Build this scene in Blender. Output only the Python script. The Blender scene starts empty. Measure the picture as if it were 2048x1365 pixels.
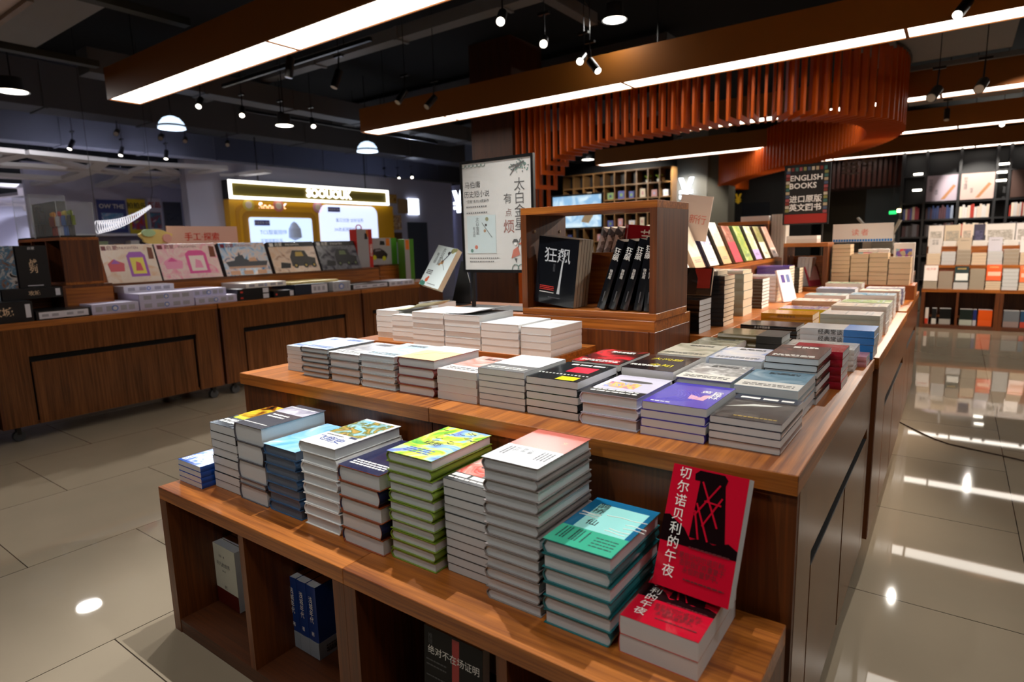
# Bookshop interior: island table of stacked books, toy shop at the left, slatted ceiling ribbon
import bpy, math, random
from mathutils import Vector, Matrix
random.seed(7)
SC = bpy.context.scene
COL = SC.collection
rnd = random.random
def U(a, b): return a + (b - a) * random.random()

# ------------------------------------------------------------------ camera
F_PX = 1218.2
CAM_H = 1.22
yaw, pitch, roll = [math.radians(a) for a in (-36.045, -9.156, -1.542)]
cy, sy, cp, sp, cr, sr = math.cos(yaw), math.sin(yaw), math.cos(pitch), math.sin(pitch), math.cos(roll), math.sin(roll)
fw = Vector((sy * cp, cy * cp, sp)); rt0 = Vector((cy, -sy, 0)); up0 = rt0.cross(fw)
rt = cr * rt0 + sr * up0; up = -sr * rt0 + cr * up0
cam = bpy.data.cameras.new('camera'); cam_ob = bpy.data.objects.new('camera', cam); COL.objects.link(cam_ob)
M = Matrix((rt, up, -fw)).transposed().to_4x4(); M.translation = (0, 0, CAM_H)
cam_ob.matrix_world = M
cam.sensor_width = 36; cam.lens = F_PX * 36 / 2048; cam.clip_start = .05; cam.clip_end = 100
cam.dof.use_dof = True; cam.dof.focus_distance = 1.75; cam.dof.aperture_fstop = 3.2
SC.camera = cam_ob

# ------------------------------------------------------------------ world, view, general light
w = bpy.data.worlds.new('world'); SC.world = w; w.use_nodes = True
w.node_tree.nodes['Background'].inputs[0].default_value = (.5, .6, 1, 1)
w.node_tree.nodes['Background'].inputs[1].default_value = .02
SC.view_settings.view_transform = 'Standard'; SC.view_settings.look = 'None'
SC.view_settings.gamma = 1; SC.view_settings.use_curve_mapping = False
SC.view_settings.exposure = 0.0
SC.cycles.use_denoising = True
SC.cycles.max_bounces = 6; SC.cycles.diffuse_bounces = 3; SC.cycles.glossy_bounces = 3
SC.cycles.transparent_max_bounces = 6; SC.cycles.caustics_reflective = False; SC.cycles.caustics_refractive = False
SC.cycles.sample_clamp_indirect = 4
PANEL_E = 4.8           # emission of the ceiling light panels

# ------------------------------------------------------------------ measuring: a photo pixel seen on a known plane
def ray(x, y):
    return rt * ((x - 1024) / F_PX) - up * ((y - 682.5) / F_PX) + fw
CP = Vector((0, 0, CAM_H))
def onz(x, y, z): d = ray(x, y); return CP + d * ((z - CAM_H) / d.z)
def ony(x, y, Y): d = ray(x, y); return CP + d * (Y / d.y)
def onx(x, y, X): d = ray(x, y); return CP + d * (X / d.x)

# ------------------------------------------------------------------ materials
MATS = {}
def srgb(c):
    if isinstance(c, str):
        c = c.lstrip('#'); c = [int(c[i:i + 2], 16) / 255 for i in (0, 2, 4)]
    return tuple((v / 12.92 if v <= .04045 else ((v + .055) / 1.055) ** 2.4) for v in c) + (1,)
def newmat(key):
    m = bpy.data.materials.new(key); m.use_nodes = True
    return m, m.node_tree, m.node_tree.nodes['Principled BSDF']
def flat(key, col, rough=.5, spec=.5, coat=0, metal=0, bump=0, bscale=60, var=0, vscale=8, emit=0):
    if key in MATS: return MATS[key]
    m, nt, b = newmat(key); c = srgb(col) if isinstance(col, str) else tuple(col) + (1,)
    b.inputs['Base Color'].default_value = c; b.inputs['Roughness'].default_value = rough
    b.inputs['Specular IOR Level'].default_value = spec; b.inputs['Coat Weight'].default_value = coat
    b.inputs['Coat Roughness'].default_value = .08; b.inputs['Metallic'].default_value = metal
    N = nt.nodes; L = nt.links
    if bump or var:
        tc = N.new('ShaderNodeTexCoord')
    if var:
        no = N.new('ShaderNodeTexNoise'); no.inputs['Scale'].default_value = vscale; no.inputs['Detail'].default_value = 3
        L.new(tc.outputs['Object'], no.inputs['Vector'])
        mx = N.new('ShaderNodeMix'); mx.data_type = 'RGBA'
        mx.inputs[6].default_value = tuple(v * (1 - var) for v in c[:3]) + (1,); mx.inputs[7].default_value = tuple(min(1, v * (1 + var)) for v in c[:3]) + (1,)
        L.new(no.outputs['Fac'], mx.inputs[0]); L.new(mx.outputs[2], b.inputs['Base Color'])
    if bump:
        n2 = N.new('ShaderNodeTexNoise'); n2.inputs['Scale'].default_value = bscale; n2.inputs['Detail'].default_value = 2
        L.new(tc.outputs['Object'], n2.inputs['Vector'])
        bp = N.new('ShaderNodeBump'); bp.inputs['Strength'].default_value = bump; bp.inputs['Distance'].default_value = .002
        L.new(n2.outputs['Fac'], bp.inputs['Height']); L.new(bp.outputs[0], b.inputs['Normal'])
    if emit:
        b.inputs['Emission Color'].default_value = c; b.inputs['Emission Strength'].default_value = emit
    MATS[key] = m; return m
def wood(axis, dark, light, key, rough=.36, scale=1.0):
    if key in MATS: return MATS[key]
    m, nt, b = newmat(key); N = nt.nodes; L = nt.links
    tc = N.new('ShaderNodeTexCoord'); mp = N.new('ShaderNodeMapping')
    s = [55 * scale] * 3; s['xyz'.index(axis)] = 1.6 * scale; mp.inputs['Scale'].default_value = s
    L.new(tc.outputs['Object'], mp.inputs['Vector'])
    n1 = N.new('ShaderNodeTexNoise'); n1.inputs['Scale'].default_value = 1; n1.inputs['Detail'].default_value = 5; n1.inputs['Roughness'].default_value = .65
    n1.inputs['Distortion'].default_value = .4
    L.new(mp.outputs[0], n1.inputs['Vector'])
    mp2 = N.new('ShaderNodeMapping'); s = [9 * scale] * 3; s['xyz'.index(axis)] = .7 * scale; mp2.inputs['Scale'].default_value = s
    L.new(tc.outputs['Object'], mp2.inputs['Vector'])
    n2 = N.new('ShaderNodeTexNoise'); n2.inputs['Scale'].default_value = 1; n2.inputs['Detail'].default_value = 2
    L.new(mp2.outputs[0], n2.inputs['Vector'])
    ad = N.new('ShaderNodeMath'); ad.operation = 'MULTIPLY_ADD'; L.new(n1.outputs['Fac'], ad.inputs[0]); ad.inputs[1].default_value = .7
    mu = N.new('ShaderNodeMath'); mu.operation = 'MULTIPLY'; L.new(n2.outputs['Fac'], mu.inputs[0]); mu.inputs[1].default_value = .35
    L.new(mu.outputs[0], ad.inputs[2])
    cr_ = N.new('ShaderNodeValToRGB'); e = cr_.color_ramp.elements
    e[0].position = .38; e[0].color = srgb(dark); e[1].position = .66; e[1].color = srgb(light)
    L.new(ad.outputs[0], cr_.inputs[0]); L.new(cr_.outputs[0], b.inputs['Base Color'])
    b.inputs['Roughness'].default_value = rough; b.inputs['Specular IOR Level'].default_value = .5
    bp = N.new('ShaderNodeBump'); bp.inputs['Strength'].default_value = .12; bp.inputs['Distance'].default_value = .0006
    L.new(n1.outputs['Fac'], bp.inputs['Height']); L.new(bp.outputs[0], b.inputs['Normal'])
    MATS[key] = m; return m
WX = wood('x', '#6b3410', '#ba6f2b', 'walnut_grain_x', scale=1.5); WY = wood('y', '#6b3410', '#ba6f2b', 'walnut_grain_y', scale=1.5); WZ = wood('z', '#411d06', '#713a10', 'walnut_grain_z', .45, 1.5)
WSIDE = wood('z', '#4d2a12', '#7f4c26', 'walnut_side_gloss', .27, 1.5); WDEEP = wood('x', '#3a1a08', '#5c2f12', 'walnut_shaded_grain', .5, 1.5)  # side: grazing light put into lighter tone; deep: cube shade put into darker tone
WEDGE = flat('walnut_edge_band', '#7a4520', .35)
ORANGE = flat('orange_slat_wood', '#c9570f', .42, .3, var=.1, vscale=6)
BOXW = flat('light_box_wood', '#93591f', .5, .3, var=.06, vscale=5)
BLACK = flat('black_metal', '#101012', .35); DARK = flat('gap_shade', '#070505', .8)
def paper(key, col, rough=.75):
    """page block: fine horizontal sheet lines"""
    if key in MATS: return MATS[key]
    m, nt, b = newmat(key); N = nt.nodes; L = nt.links; c = srgb(col)
    tc = N.new('ShaderNodeTexCoord'); mp = N.new('ShaderNodeMapping'); mp.inputs['Scale'].default_value = (4, 4, 1400)
    L.new(tc.outputs['Object'], mp.inputs['Vector'])
    no = N.new('ShaderNodeTexNoise'); no.inputs['Scale'].default_value = 1; no.inputs['Detail'].default_value = 2; L.new(mp.outputs[0], no.inputs['Vector'])
    mx = N.new('ShaderNodeMix'); mx.data_type = 'RGBA'; mx.inputs[6].default_value = tuple(v * .8 for v in c[:3]) + (1,); mx.inputs[7].default_value = c
    L.new(no.outputs['Fac'], mx.inputs[0]); L.new(mx.outputs[2], b.inputs['Base Color'])
    # clear shrink wrap over the sheets
    b.inputs['Roughness'].default_value = rough; b.inputs['Coat Weight'].default_value = .35; b.inputs['Coat Roughness'].default_value = .22
    n2 = N.new('ShaderNodeTexNoise'); n2.inputs['Scale'].default_value = 26; L.new(tc.outputs['Object'], n2.inputs['Vector'])
    bp = N.new('ShaderNodeBump'); bp.inputs['Strength'].default_value = .35; bp.inputs['Distance'].default_value = .004
    L.new(n2.outputs['Fac'], bp.inputs['Height']); L.new(bp.outputs[0], b.inputs['Coat Normal'])
    MATS[key] = m; return m
PG = paper('pages_grey', '#d8dcdf'); PW = paper('pages_white', '#f0efec'); PC = paper('pages_cream', '#ead6ba'); PT = paper('pages_tan', '#b0a594')
def cov(col, rough=.16, var=.06, vs=9):
    c = col.lstrip('#')
    return flat('cover_' + c, col, rough, .4, .3, 0, .25, 22, var, vs)
def art(key, cols, scale=9, rough=.18, kind='noise', dist=1.2):
    """printed cover picture: blotches of the given colours"""
    if key in MATS: return MATS[key]
    m, nt, b = newmat(key); N = nt.nodes; L = nt.links
    tc = N.new('ShaderNodeTexCoord')
    if kind == 'vor':
        no = N.new('ShaderNodeTexVoronoi'); no.inputs['Scale'].default_value = scale; out = no.outputs['Color']
        bw = N.new('ShaderNodeRGBToBW'); L.new(tc.outputs['Object'], no.inputs['Vector']); L.new(out, bw.inputs[0]); src = bw.outputs[0]
    else:
        no = N.new('ShaderNodeTexNoise'); no.inputs['Scale'].default_value = scale; no.inputs['Detail'].default_value = 3; no.inputs['Distortion'].default_value = dist
        L.new(tc.outputs['Object'], no.inputs['Vector']); src = no.outputs['Fac']
    r = N.new('ShaderNodeValToRGB'); e = r.color_ramp.elements
    lo, hi = (.3, .7) if kind != 'vor' else (.1, .9)
    n = len(cols)
    e[0].position = lo; e[0].color = srgb(cols[0]); e[1].position = hi; e[1].color = srgb(cols[-1])
    for i, c in enumerate(cols[1:-1]):
        q = e.new(lo + (hi - lo) * (i + 1) / (n - 1)); q.color = srgb(c)
    L.new(src, r.inputs[0]); L.new(r.outputs[0], b.inputs['Base Color'])
    b.inputs['Roughness'].default_value = rough; b.inputs['Specular IOR Level'].default_value = .3; b.inputs['Coat Weight'].default_value = .1; b.inputs['Coat Roughness'].default_value = .1
    MATS[key] = m; return m
def glow(key, col, s):
    if key in MATS: return MATS[key]
    m, nt, b = newmat(key); b.inputs['Base Color'].default_value = srgb(col)
    b.inputs['Emission Color'].default_value = srgb(col); b.inputs['Emission Strength'].default_value = s; b.inputs['Roughness'].default_value = .4
    MATS[key] = m; return m
PANEL = glow('light_panel_diffuser', '#fff7ea', PANEL_E)

# ------------------------------------------------------------------ mesh building
class MB:
    def __init__(s, o=(0, 0, 0)): s.v = []; s.f = []; s.mi = []; s.o = Vector(o); s.mats = []
    def m(s, mat):
        if mat not in s.mats: s.mats.append(mat)
        return s.mats.index(mat)
    def add(s, vs, fs, mat, T=None):
        k = len(s.v); i = s.m(mat)
        for p in vs:
            p = Vector(p)
            if T is not None: p = T @ p
            s.v.append(p - s.o)
        for f in fs: s.f.append([k + j for j in f]); s.mi.append(i)
        return s
    def box(s, x0, x1, y0, y1, z0, z1, mat, T=None):
        return s.add([(x0, y0, z0), (x1, y0, z0), (x1, y1, z0), (x0, y1, z0), (x0, y0, z1), (x1, y0, z1), (x1, y1, z1), (x0, y1, z1)],
              [(0, 3, 2, 1), (4, 5, 6, 7), (0, 1, 5, 4), (1, 2, 6, 5), (2, 3, 7, 6), (3, 0, 4, 7)], mat, T)
    def cyl(s, a, b, r, mat, n=12, r2=None, caps=True):
        a = Vector(a); b = Vector(b); d = (b - a).normalized(); u = d.orthogonal().normalized(); v = d.cross(u); r2 = r if r2 is None else r2
        vs = [a + (u * math.cos(t) + v * math.sin(t)) * r for t in [2 * math.pi * i / n for i in range(n)]] + \
             [b + (u * math.cos(t) + v * math.sin(t)) * r2 for t in [2 * math.pi * i / n for i in range(n)]]
        fs = [(i, (i + 1) % n, n + (i + 1) % n, n + i) for i in range(n)]
        if caps: fs += [tuple(range(n - 1, -1, -1)), tuple(range(n, 2 * n))]
        return s.add(vs, fs, mat)
    def lathe(s, prof, c, mat, n=24):
        """prof: (r, z) list round the z axis at c"""
        c = Vector(c); vs = []; fs = []
        for (r, z) in prof:
            for i in range(n):
                t = 2 * math.pi * i / n; vs.append(c + Vector((r * math.cos(t), r * math.sin(t), z)))
        for k in range(len(prof) - 1):
            for i in range(n): fs.append((k * n + i, k * n + (i + 1) % n, (k + 1) * n + (i + 1) % n, (k + 1) * n + i))
        return s.add(vs, fs, mat)
    def tube(s, pts, r, mat, n=6):
        pts = [Vector(p) for p in pts]; vs = []; fs = []
        u = None
        for i, p in enumerate(pts):
            d = (pts[min(i + 1, len(pts) - 1)] - pts[max(i - 1, 0)]).normalized()
            u = d.orthogonal().normalized() if u is None else (u - d * u.dot(d)).normalized()
            v = d.cross(u)
            for k in range(n):
                t = 2 * math.pi * k / n; vs.append(p + (u * math.cos(t) + v * math.sin(t)) * r)
        for i in range(len(pts) - 1):
            for k in range(n): fs.append((i * n + k, i * n + (k + 1) % n, (i + 1) * n + (k + 1) % n, (i + 1) * n + k))
        return s.add(vs, fs, mat)
    def prism(s, prof, axis, a, b, mat, T=None):
        """closed 2D outline extruded along an axis between a and b"""
        def P(p, t): return {'x': (t, p[0], p[1]), 'y': (p[0], t, p[1]), 'z': (p[0], p[1], t)}[axis]
        n = len(prof); vs = [P(p, a) for p in prof] + [P(p, b) for p in prof]
        fs = [(i, (i + 1) % n, n + (i + 1) % n, n + i) for i in range(n)] + [tuple(range(n - 1, -1, -1)), tuple(range(n, 2 * n))]
        return s.add(vs, fs, mat, T)
    def mesh(s, name, smooth=False):
        me = bpy.data.meshes.new(name); me.from_pydata([tuple(p) for p in s.v], [], s.f)
        for m_ in s.mats: me.materials.append(m_)
        me.polygons.foreach_set('material_index', s.mi)
        if smooth: me.polygons.foreach_set('use_smooth', [True] * len(s.f))
        me.validate(); me.update(); return me
    def build(s, name, parent=None, loc=None, smooth=False, bevel=0):
        ob = bpy.data.objects.new(name, s.mesh(name, smooth)); COL.objects.link(ob)
        if parent is not None: ob.parent = parent
        ob.location = loc if loc is not None else (s.o if parent is None else (0, 0, 0))
        if bevel:
            md = ob.modifiers.new('bevel', 'BEVEL'); md.width = bevel; md.segments = 1; md.limit_method = 'ANGLE'
        return ob
def empty(name, loc, label, cat, group=None, rot=None):
    o = bpy.data.objects.new(name, None); COL.objects.link(o); o.location = loc; o.empty_display_size = .05
    if rot is not None: o.rotation_euler = rot
    o['label'] = label; o['category'] = cat
    if group: o['group'] = group
    return o
def tag(o, label, cat, group=None):
    o['label'] = label; o['category'] = cat
    if group: o['group'] = group
    return o
def struct(o): o['kind'] = 'structure'; return o
def copy_tree(o, parent=None):
    c = o.copy(); COL.objects.link(c)
    if parent is not None: c.parent = parent
    for ch in list(o.children): copy_tree(ch, c)
    return c
# ------------------------------------------------------------------ lettering
TXT = {}
def text_mesh(s, size, mat, bold=0, sx=1.0, vertical=False, spacing=1.0):
    k = (s, size, mat.name, bold, sx, vertical, spacing)
    if k in TXT: return TXT[k]
    cu = bpy.data.curves.new('t', 'FONT'); cu.body = '\n'.join(s) if vertical else s; cu.size = size; cu.align_x = 'CENTER'; cu.align_y = 'CENTER'
    cu.offset = bold * size; cu.space_line = spacing if not vertical else spacing * .95; cu.resolution_u = 2
    if not vertical: cu.space_character = spacing if '\n' not in s else 1
    ob = bpy.data.objects.new('t', cu); COL.objects.link(ob)
    bpy.context.view_layer.update()
    me = bpy.data.meshes.new_from_object(ob.evaluated_get(bpy.context.evaluated_depsgraph_get()))
    COL.objects.unlink(ob); bpy.data.objects.remove(ob)
    me.materials.clear(); me.materials.append(mat)
    if sx != 1:
        for v in me.vertices: v.co.x *= sx
    me.name = 'lettering'
    TXT[k] = me; return me
def text(name, s, size, mat, parent, loc, rot=(0, 0, 0), **kw):
    o = bpy.data.objects.new(name, text_mesh(s, size, mat, **kw)); COL.objects.link(o); o.parent = parent
    o.location = loc; o.rotation_euler = rot; return o
INKW = flat('ink_white', '#f2f0ea', .5); INKK = flat('ink_black', '#15130f', .5); INKR = flat('ink_red', '#c22718', .5); INKG = flat('ink_gold', '#c8a23c', .4); INKD = flat('ink_grey', '#4c4c50', .5)
INKY = flat('ink_yellow', '#e6d21e', .5); INKB = flat('ink_blue', '#2a4a9c', .5); INKO = flat('ink_orange', '#e0661c', .5)
def rows(mb, x0, x1, ys, h, z, mat, T=None, gap=.5):
    """lines of small print: short dashes"""
    for y in ys:
        x = x0
        while x < x1:
            wd = U(.6, 1.6) * h * 2; e = min(x + wd, x1); mb.box(x, e, y, y + h, z, z + .0002, mat, T); x = e + h * gap
# ------------------------------------------------------------------ floor, ceiling, walls
def floor_mat():
    m, nt, b = newmat('floor_tiles'); N = nt.nodes; L = nt.links
    tc = N.new('ShaderNodeTexCoord'); sp_ = N.new('ShaderNodeSeparateXYZ'); cb = N.new('ShaderNodeCombineXYZ')
    L.new(tc.outputs['Object'], sp_.inputs[0])
    ax = N.new('ShaderNodeMath'); ax.operation = 'ADD'; ax.inputs[1].default_value = -.287 + 79.6 + .4; L.new(sp_.outputs[0], ax.inputs[0])
    ay = N.new('ShaderNodeMath'); ay.operation = 'ADD'; ay.inputs[1].default_value = -.38 + 80; L.new(sp_.outputs[1], ay.inputs[0])
    ax.inputs[1].default_value = 79.5 - .287
    L.new(ay.outputs[0], cb.inputs[0]); L.new(ax.outputs[0], cb.inputs[1])
    br = N.new('ShaderNodeTexBrick'); br.offset = .5; br.inputs['Scale'].default_value = 1
    br.inputs['Brick Width'].default_value = .795; br.inputs['Row Height'].default_value = .795; br.inputs['Mortar Size'].default_value = .0022
    br.inputs['Mortar Smooth'].default_value = .3
    br.inputs['Color1'].default_value = srgb('#998c79'); br.inputs['Color2'].default_value = srgb('#a19481'); br.inputs['Mortar'].default_value = srgb('#3d352c')
    L.new(cb.outputs[0], br.inputs['Vector'])
    no = N.new('ShaderNodeTexNoise'); no.inputs['Scale'].default_value = 2.2; no.inputs['Detail'].default_value = 6; L.new(tc.outputs['Object'], no.inputs['Vector'])
    mx = N.new('ShaderNodeMix'); mx.data_type = 'RGBA'; mx.blend_type = 'MULTIPLY'; mx.inputs[0].default_value = .25
    L.new(br.outputs['Color'], mx.inputs[6]); L.new(no.outputs['Fac'], mx.inputs[7]); L.new(mx.outputs[2], b.inputs['Base Color'])
    n2 = N.new('ShaderNodeTexNoise'); n2.inputs['Scale'].default_value = 3; n2.inputs['Detail'].default_value = 4; L.new(tc.outputs['Object'], n2.inputs['Vector'])
    mr = N.new('ShaderNodeMapRange'); mr.inputs[3].default_value = .012; mr.inputs[4].default_value = .04; L.new(n2.outputs['Fac'], mr.inputs[0]); L.new(mr.outputs[0], b.inputs['Roughness'])
    b.inputs['Specular IOR Level'].default_value = .55
    return m
FX0, FX1, FY0, FY1, CZ = -15.5, 8.0, -5.0, 22.0, 3.75
struct(MB().box(FX0, FX1, FY0, FY1, -.1, 0, floor_mat()).build('floor'))
CEIL = flat('ceiling_black', '#1a1b1d', .9, .2)
struct(MB().box(FX0, FX1, FY0, FY1, CZ, CZ + .1, CEIL).build('ceiling'))
WALLD = flat('wall_dark', '#2a2725', .8); WALLW = flat('wall_lavender', '#b9b8cf', .8)
struct(MB().box(FX0 - .1, FX0, FY0, FY1, 0, 2.35, WALLW).build('wall_left')); struct(MB().box(FX0 - .1, FX0, FY0, FY1, 2.35, CZ, CEIL).build('wall_left_upper'))
struct(MB().box(FX1, FX1 + .1, FY0, FY1, 0, CZ, flat('wall_right_brown', '#5a4534', .8)).build('wall_right'))
struct(MB().box(FX0, FX1, FY1, FY1 + .1, 0, CZ, WALLD).build('wall_back'))
struct(MB().box(FX0, FX1, FY0 - .1, FY0, 0, CZ, flat('wall_front_warm', '#4a3c30', .8)).build('wall_front'))

# ------------------------------------------------------------------ long wooden light boxes
def light_box(x0, x1, y0, z, seams, label, h=.29, wd=.30):
    e = empty('linear_light_box', ((x0 + x1) / 2, y0 + wd / 2, z), label, 'ceiling light', 'wooden linear light boxes')
    o = e.location
    mb = MB(o); t = .012
    mb.box(x0, x1, y0, y0 + t, z, z + h, BOXW).box(x0, x1, y0 + wd - t, y0 + wd, z, z + h, BOXW)
    mb.box(x0, x0 + t, y0 + t, y0 + wd - t, z, z + h, BOXW).box(x1 - t, x1, y0 + t, y0 + wd - t, z, z + h, BOXW).box(x0 + t, x1 - t, y0 + t, y0 + wd - t, z + h - .01, z + h, BOXW)
    mb.build('housing', e)
    xs = [x0 + t] + list(seams) + [x1 - t]
    for a, b_ in zip(xs[:-1], xs[1:]):
        MB(o).box(a + .012, b_ - .012, y0 + t + .003, y0 + wd - t - .003, z + .008, z + .02, PANEL).build('diffuser_panel', e)
    for s_ in seams: MB(o).box(s_ - .012, s_ + .012, y0 + t, y0 + wd - t, z + .002, z + .02, BOXW).build('divider_bar', e)
    for s_ in xs[::2]:
        MB(o).cyl((s_ + .3 if s_ < x1 - 1 else s_ - .3, y0 + wd / 2, z + h), (s_ + .3 if s_ < x1 - 1 else s_ - .3, y0 + wd / 2, CZ), .004, BLACK, 6).build('suspension_wire', e)
    return e
def seq(a, b, s, off): 
    r = []; x = off
    while x < b - .3:
        if x > a + .3: r.append(x)
        x += s
    return r
light_box(-8.4, 4.5, .0, 2.69, seq(-8.4, 4.5, 2.27, -6.2), 'wooden light box with lit panels over the near floor, closest to the camera')
light_box(-6.76, 4.5, 2.75, 2.69, seq(-6.76, 4.5, 2.27, -6.76 + 2.64), 'wooden linear light box crossing the upper left corner of the view')
light_box(-6.39, 6, 5.56, 2.69, seq(-6.39, 6, 2.27, -4.96), 'long wooden light box directly in front of the slatted ribbon')
light_box(-3.3, 6.5, 8.36, 2.69, seq(-3.3, 6.5, 2.27, -2.53), 'wooden light box passing through the slatted ribbon, second from front on the right')
light_box(-5.9, 7, 11.05, 2.69, seq(-5.9, 7, 2.27, -4.65), 'wooden light box seen under the ribbon above the far bookcase')
light_box(-5.3, 7, 13.85, 2.69, seq(-5.3, 7, 2.27, -4.4), 'wooden light box above the tilted hanging notice and yen pillar')
light_box(-4, 7, 16.6, 2.69, seq(-4, 7, 2.27, -1.7), 'farthest thin wooden light box before the back shelves')

# ------------------------------------------------------------------ slatted ribbon
OUT = [(-4.60, 6.52, .3), (-4.50, 6.5, 1.15), (-4.42, 6.49, 1.45), (-4.33, 6.47, 1.75), (-4.22, 6.44, 1.95), (-4.1, 6.4, 2.1), (-3.93, 6.36, 2.2), (-3.73, 6.31, 2.25), (-3.4, 6.25, 2.28), (-2.95, 6.2, 2.3), (-2.5, 6.13, 2.3), (-2.0, 6.08, 2.3), (-1.5, 6.1, 2.3), (-1.13, 6.30, 2.3),
       (-.78, 6.75, 2.3), (-.58, 7.16, 2.3), (-.517, 7.68, 2.3), (-.6, 8.35, 2.3), (-.89, 9.14, 2.3), (-1.55, 10.16, 2.3), (-2.39, 11.2, 2.3), (-3.4, 12.6, 2.3), (-4.0, 13.9, 2.3), (-4.0, 15.0, 2.3), (-3.4, 15.9, 2.3)]
def catmull(P, k=14):
    out = []
    P = [Vector(p) for p in P]; P = [2 * P[0] - P[1]] + P + [2 * P[-1] - P[-2]]
    for i in range(1, len(P) - 2):
        for j in range(k):
            t = j / k; a, b_, c, d = P[i - 1:i + 3]
            out.append(.5 * ((2 * b_) + (c - a) * t + (2 * a - 5 * b_ + 4 * c - d) * t * t + (3 * b_ - a - 3 * c + d) * t ** 3))
    out.append(P[-2]); return out
def resample(pts, step):
    out = []; acc = 0; nxt = 0
    for a, b_ in zip(pts[:-1], pts[1:]):
        L_ = Vector((b_.x - a.x, b_.y - a.y)).length
        while nxt <= acc + L_ and L_ > 0:
            t = (nxt - acc) / L_; d = (b_ - a); out.append((a.lerp(b_, t), Vector((d.x, d.y)).normalized())); nxt += step
        acc += L_
    return out
rib = empty('slatted_ceiling_ribbon', (-2.2, 8.5, 2.3), 'winding ribbon of orange wooden slats hanging from the ceiling around the wood pillar', 'ceiling decoration')
slats = resample(catmull(OUT), .112)
rest = MB(rib.location)
for i, (p, d) in enumerate(slats):
    nrm = Vector((-d.y, d.x))                       # towards the inner side of the loop
    wdt = .36; zt = 2.98; zb = p.z; th = .011
    T = Matrix(((d.x, nrm.x, 0, p.x), (d.y, nrm.y, 0, p.y), (0, 0, 1, 0), (0, 0, 0, 1)))
    mb = rest if i >= 99 else MB(rib.location)
    mb.box(-th, th, 0, .055, zb, zt, ORANGE, T); mb.box(-th, th, .055, wdt, zb, zb + .05, ORANGE, T); mb.box(-th, th, wdt - .05, wdt, zb + .05, zt, ORANGE, T)
    if i < 99: mb.build('slat', rib)
o = rest.build('slat_row', rib); o['kind'] = 'stuff'
# carrying rails on top
mb = MB(rib.location)
pts = [p for p, d in slats]; mb.tube([Vector((p.x, p.y, 2.985)) for p in pts[::2]], .014, BLACK, 6)
mb.build('carrier_rail', rib)
# wood clad pillar behind the poster
struct(MB((-4.9, 6.9, 0)).box(-5.3, -4.64, 6.5, 7.2, 0, CZ, wood('z', '#3f1e0c', '#5a2f14', 'pillar_wood', .45, 1.4)).build('trim_1'))
# ------------------------------------------------------------------ furniture
def castor(root, x, y, o, r=.035):
    mb = MB(o); mb.box(x - .02, x + .02, y - .012, y + .012, r * 1.3, .1, BLACK).cyl((x, y, .085), (x, y, .11), .012, BLACK, 8)
    c = mb.build('castor', root)
    MB(o).cyl((x - .018, y, r), (x - .006, y, r), r, flat('castor_grey', '#3a3d42', .4), 14).cyl((x + .006, y, r), (x + .018, y, r), r, flat('castor_grey', '#3a3d42', .4), 14).build('wheel', c)
def table_unit(x0, x1, y0, y1, label, top=.787, bottom=.10, side=None, front=True, group='display table units', name='display_table', sy0=None, sy1=None, gap=None, edgey=False):
    """display table: worktop, panels, castors; side='R' puts the slot and doors on the +x side"""
    e = empty(name, ((x0 + x1) / 2, (y0 + y1) / 2, 0), label, 'display table', group); o = e.location; t = .04
    MB(o).box(x0, x1, y0, y1, top - t, top, WY).build('worktop', e, bevel=.0015)
    MB(o).box(x0 + .001, x1 - .001, y0 - .0012, y0 - .0001, top - t + .001, top - .001, WX).build('edge_band', e)
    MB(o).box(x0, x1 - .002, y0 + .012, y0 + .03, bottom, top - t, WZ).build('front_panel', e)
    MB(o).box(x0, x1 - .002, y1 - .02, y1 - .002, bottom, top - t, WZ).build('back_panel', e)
    sides = [('R', x1, -1), ('L', x0, 1)]
    for sd, x, sg in sides:
        a, b_ = sorted((x + sg * .001, x + sg * .019))
        if side == sd:
            slz0, slz1 = .522, .56
            A = sy0 if sy0 is not None else y0 + .18; B = sy1 if sy1 is not None else y1 - .09
            G = gap if gap is not None else (A + B) / 2
            mb = MB(o)
            mb.box(a, b_, y0 + .03, y1 - .02, slz1, top - t, WSIDE).box(a, b_, y0 + .03, A, bottom, slz1, WSIDE).box(a, b_, B, y1 - .02, bottom, slz1, WSIDE)
            mb.build('side_panel', e)
            MB(o).box(*sorted((x + sg * .03, x + sg * .032)), A, B, bottom, slz1, DARK).box(a, b_, A + .012, B - .004, slz0 + .0002, slz0 + .0012, DARK).build('recess_shade', e)  # dark sheets stand in for shade in the slot and on door tops
            MB(o).box(a, b_, A + .012, G - .011, bottom, slz0, WSIDE).build('door', e)
            MB(o).box(a, b_, G + .011, B - .004, bottom, slz0, WSIDE).build('door', e)
        else:
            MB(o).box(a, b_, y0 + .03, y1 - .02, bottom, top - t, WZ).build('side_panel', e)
    MB(o).box(x0 + .02, x1 - .02, y0 + .03, y1 - .02, bottom, bottom + .018, WY).build('bottom_board', e)
    for x in (x0 + .1, x1 - .055):
        for y in (y0 + .1, y1 - .08): castor(e, x, y, o)
    return e
XL, XS, XR = -2.049, -1.124, -.203
table_unit(XL, XS - .001, 1.154, 2.42, 'left unit of the walnut island table carrying the stacks of white books')
table_unit(XS + .001, XR, 1.154, 2.42, 'near right corner unit of the walnut island table with slotted side doors', side='R', sy0=1.332, sy1=2.335, gap=1.83)
table_unit(-1.62, -.192, 2.45, 3.93, 'second walnut island unit along the aisle beyond the corner unit', side='R', sy0=2.827, sy1=3.85, gap=3.31, group=None)
table_unit(-1.62, -.2, 4.0, 5.40, 'third walnut island unit along the aisle with tan book stacks on top', side='R', sy0=4.30, sy1=5.2, gap=4.7, group=None)
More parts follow.
